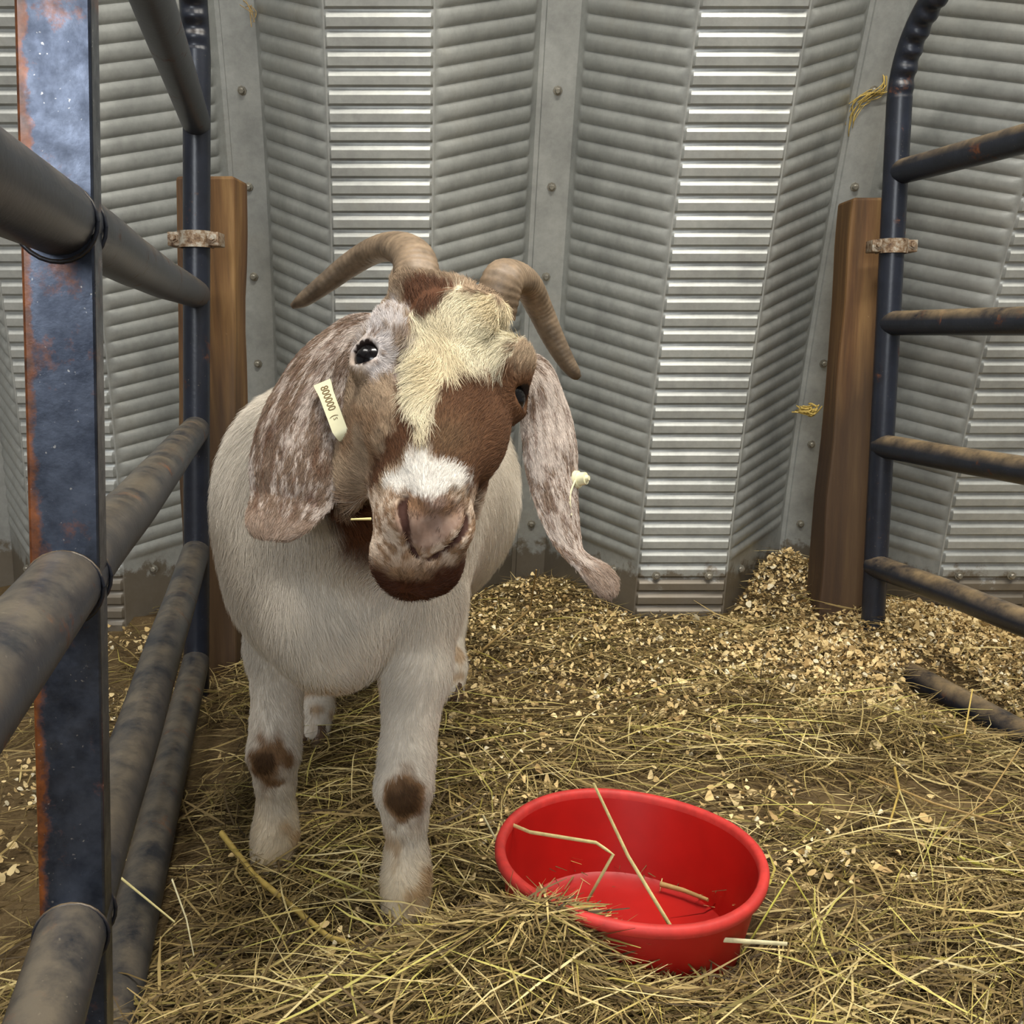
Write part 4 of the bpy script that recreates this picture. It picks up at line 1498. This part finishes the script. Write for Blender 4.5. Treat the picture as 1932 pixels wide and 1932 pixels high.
def build_tags(g, O):
    # strip tag folded round the edge of the photo-left ear
    a, b = C(611, 730, 0.8555), C(640, 808, 0.8455)
    ax = (b - a); L = np.linalg.norm(ax); ax /= L
    nv = -FWD - ax * (-FWD).dot(ax); nv /= np.linalg.norm(nv)
    # glyph tops point to the photo's right, across the strip
    sd = np.cross(nv, ax); sd /= np.linalg.norm(sd)
    if sd.dot(RIGHT) < 0: sd = -sd
    prof = []
    for t in np.linspace(0, 1, 14):
        prof.append((a - ax * 0.004 + ax * t * (L + 0.006), 0.0063 + 0.0012 * smoothstep(0.3, 0.0, t), nv))
    for t in np.linspace(0.1, 1, 8):
        q = t * math.pi * 0.75
        c0 = a + ax * (L + 0.002)
        prof.append((c0 + ax * 0.006 * math.sin(q) - nv * 0.006 * (1 - math.cos(q)) + sd * 0.004 * t, 0.0063, nv * math.cos(q) + ax * math.sin(q)))
    V, F = [], []
    for (c, w, n_) in prof:
        for (du, dn) in ((-1, 0), (1, 0), (1, 0.0016), (-1, 0.0016)):
            V.append(c + sd * w * du + n_ * dn)
    for i in range(len(prof) - 1):
        for j in range(4):
            k = (j + 1) % 4
            F.append((i * 4 + j, i * 4 + k, i * 4 + 4 + k, i * 4 + 4 + j))
    F += [(0, 1, 2, 3), tuple((len(prof) - 1) * 4 + j for j in (3, 2, 1, 0))]
    o = mesh('ear_tag', np.array(V) - O, F, M['tag'], g, sharp=30)
    o['label'] = 'cream strip ear tag printed 800000'
    for s, size, at in (('800000', 0.0096, 0.000), ('(', 0.0080, 0.0272), ('S', 0.0050, 0.0300)):
        tv, tf = text_mesh(s, size)
        tv[:, 0] *= 0.80
        P = a + nv * 0.0018 + ax * (tv[:, :1] + at) + sd * tv[:, 1:2] + nv * tv[:, 2:3]
        # text runs down the strip, tops to the right
        mesh('tag_print', P - O, tf, M['tag_ink'], o, smooth=False)
    # button tag on the photo-right ear: stud and edge-on disc
    c = C(1086, 905, 0.922); d = C(1116, 901, 0.914) - c; d /= np.linalg.norm(d)
    V, F = tube([c + d * q for q in (-0.002, 0.0005, 0.001, 0.0035, 0.0036, 0.0105, 0.0108, 0.0135)], [0.0075, 0.0082, 0.0082, 0.0078, 0.0062, 0.0056, 0.0030, 0.0022], 16)
    p0, p1 = C(1083, 912, 0.918), C(1077, 974, 0.905)
    m = len(V)
    v2, f2 = [], []
    dn = d * 0.0009
    w = np.cross(p1 - p0, d); w /= np.linalg.norm(w)
    w = (w if w.dot(FWD) < 0 else -w) * 0.8 + d * 0.6; w /= np.linalg.norm(w)
    for t in np.linspace(0, 1, 10):
        q = p0 * (1 - t) + p1 * t + d * (-0.004 * math.sin(math.pi * t))
        ww = 0.0075 * math.sqrt(max(0.05, 1 - (2 * t - 0.75) ** 4)) + 0.001
        for (du, s_) in ((-1, -1), (1, -1), (1, 1), (-1, 1)):
            v2.append(q + w * ww * du + dn * s_)
    for i in range(9):
        for j in range(4):
            k = (j + 1) % 4
            f2.append((m + i * 4 + j, m + i * 4 + k, m + i * 4 + 4 + k, m + i * 4 + 4 + j))
    f2 += [(m, m + 1, m + 2, m + 3), (m + 39, m + 38, m + 37, m + 36)]
    o = mesh('ear_tag', np.concatenate([V, np.array(v2)]) - O, list(F) + f2, M['tag'], g, sharp=35)
    o['label'] = 'cream button ear tag with a stud'


build_goat()


# ------------------------------------------------------------------ single stalks that stand out, wisps on the wall
def Gp(px, py, h):
    """point of the place seen at a photo pixel, at height h above the floor plane"""
    d = FWD + (px - 966) / FPX * RIGHT - (py - 966) / FPX * UP
    return EYE + d * ((h - CAM_H) / d[2])


STRAW = {k: mat_plain('straw_' + k, c, 0.6, 0.0, 0.18, 120, 0.3) for k, c in (('pale', (222, 206, 142)), ('gold', (198, 170, 92)), ('green', (190, 182, 84)), ('tan', (176, 146, 92)), ('white', (228, 216, 172)))}


def stalk(pts, r, mat, label, flat=0.6, node=None, world=False):
    P = np.array(pts if world else [Gp(*q) for q in pts])
    k = 3 if len(P) > 2 else 6
    t = np.linspace(0, 1, k, endpoint=False)[:, None]
    path = np.concatenate([P[i] * (1 - t) + P[i + 1] * t for i in range(len(P) - 1)] + [P[-1:]])
    n = len(path)
    rad = r * (1 - 0.35 * np.linspace(0, 1, n))
    for q in (node or []):
        rad = rad * (1 + 0.45 * np.exp(-((np.linspace(0, 1, n) - q) / 0.03) ** 2))
    base = path[0].copy()
    v, f = tube(path - base, rad, 8, squash=flat)
    o = mesh('straw_stalk', v, f, STRAW[mat], None, sharp=60)
    o.location = base
    tag(o, label, 'straw', 'single straw stalks that stand out of the hay')
    return o


stalk([(1292, 1792, 0.03), (1185, 1615, 0.125), (1120, 1478, 0.205)], 0.0021, 'pale', 'long pale stalk leaning across the red bowl, its tip above the back rim')
stalk([(952, 1550, 0.108), (1000, 1570, 0.113), (1125, 1590, 0.118), (1157, 1612, 0.110), (1108, 1700, 0.05)], 0.0024, 'pale', 'kinked straw stalk lying across the left half of the red bowl')
stalk([(1212, 1763, 0.072), (1345, 1772, 0.066), (1485, 1781, 0.058)], 0.0034, 'white', 'flat whitish straw lying in front of the red bowl', 0.35)
stalk([(1400, 1800, 0.012), (1452, 1715, 0.05), (1492, 1650, 0.075), (1530, 1712, 0.05), (1552, 1800, 0.012)], 0.0016, 'green', 'bent straw standing like an upturned V right of the red bowl')
stalk([(418, 1572, 0.045), (478, 1650, 0.032), (548, 1708, 0.030), (620, 1768, 0.028), (735, 1802, 0.024)], 0.0046, 'gold', 'thick jointed stalk lying in front of the goat hoof nearest the left gate', 0.75, [0.55])
stalk([(325, 1660, 0.055), (352, 1735, 0.04), (366, 1805, 0.02)], 0.0018, 'white', 'short pale straw standing up right of the lowest left gate rail')
stalk([(228, 1656, 0.075), (330, 1740, 0.05)], 0.0018, 'pale', 'pale straw resting on the lowest rail of the left gate')
stalk([(1688, 1450, 0.035), (1697, 1492, 0.040), (1676, 1562, 0.025)], 0.0034, 'gold', 'stubby thick bent stalk on the bare earth between bowl and right gate')
stalk([(1697, 1492, 0.045), (1724, 1560, 0.04), (1745, 1640, 0.02)], 0.0018, 'pale', 'thin pale straw reaching forward from the stubby thick stalk')
stalk([(1806, 1618, 0.022), (1940, 1658, 0.022)], 0.0030, 'green', 'yellow-green flat straw at the right edge of the pen floor', 0.4)
stalk([(1640, 1466, 0.026), (1760, 1515, 0.03), (1912, 1560, 0.024)], 0.0020, 'tan', 'long straight tan straw lying behind the stubby thick stalk')
stalk([(1924, 1412, 0.10), (1860, 1510, 0.06), (1758, 1596, 0.02)], 0.0018, 'tan', 'slanting tan stalk leaning up towards the buried rail of the right gate')
stalk([(868, 1762, 0.022), (1040, 1800, 0.03), (1195, 1838, 0.03)], 0.0026, 'green', 'long yellow straw lying in the hay below the red bowl')
stalk([(912, 1540, 0.10), (944, 1600, 0.105), (976, 1668, 0.075)], 0.0018, 'white', 'thin whitish straw hanging over the left rim of the red bowl')
bx = lambda x, y: Gp(x, y, 0.016)
stalk([bx(1246, 1668), bx(1290, 1680), bx(1336, 1698)], 0.0036, 'tan', 'fluffy seed head lying on the floor inside the red bowl', 0.8, None, True)
stalk([C(700, 979, 0.770), C(662, 980, 0.762)], 0.0011, 'pale', 'short straw poking out of the goat mouth', 0.8, None, True)
stalk([(1770, 1395, 0.02), (1820, 1385, 0.05), (1835, 1300, 0.10)], 0.0016, 'gold', 'straw standing against the buried rail of the right gate')
stalk([(900, 1235, 0.012), (1000, 1150, 0.10), (1012, 1075, 0.20)], 0.0024, 'tan', 'upright hay stalk in front of the wall seam beside the hanging ear tip')


def wisp(name, pts3, n, spread, r, mat, label, cat):
    """small tangle of hay fibres caught on something"""
    base = np.array(pts3[0], float)
    V, F = [], []
    for i in range(n):
        P = np.array(pts3, float) + rng.normal(0, spread, (len(pts3), 3))
        a, b = sorted(rng.random(2) * 0.5)
        path = catmull(P, 5)
        m = len(path)
        path = path[int(a * m):max(int(a * m) + 4, int((0.5 + b) * m))]
        v, f = tube(path - base, r * rng.uniform(0.6, 1.2), 5)
        F += [tuple(j + len(V) for j in q) for q in f]; V += list(v)
    o = mesh(name, V, F, mat)
    o.location = base
    tag(o, label, cat)
    return o


wp = lambda px, py, Y: C(px, py, Y)
wisp('hay_wisp', [wp(1655, 95, 2.26), wp(1668, 165, 2.24), wp(1630, 185, 2.25), wp(1605, 215, 2.27), wp(1598, 265, 2.29)], 16, 0.008, 0.0012, STRAW['gold'], 'tangle of yellow hay caught on the wall seam above the right timber post', 'hay')
wisp('hay_wisp', [wp(1508, 770, 2.36), wp(1525, 778, 2.35), wp(1540, 770, 2.35)], 30, 0.008, 0.0018, STRAW['gold'], 'small yellow tuft stuck to the wall left of the right timber post', 'hay')
wisp('hay_wisp', [wp(460, 0, 2.15), wp(478, 20, 2.15), wp(482, 45, 2.15)], 7, 0.008, 0.0009, STRAW['tan'], 'thin brown wisp hanging on the wall above the left timber post', 'hay')
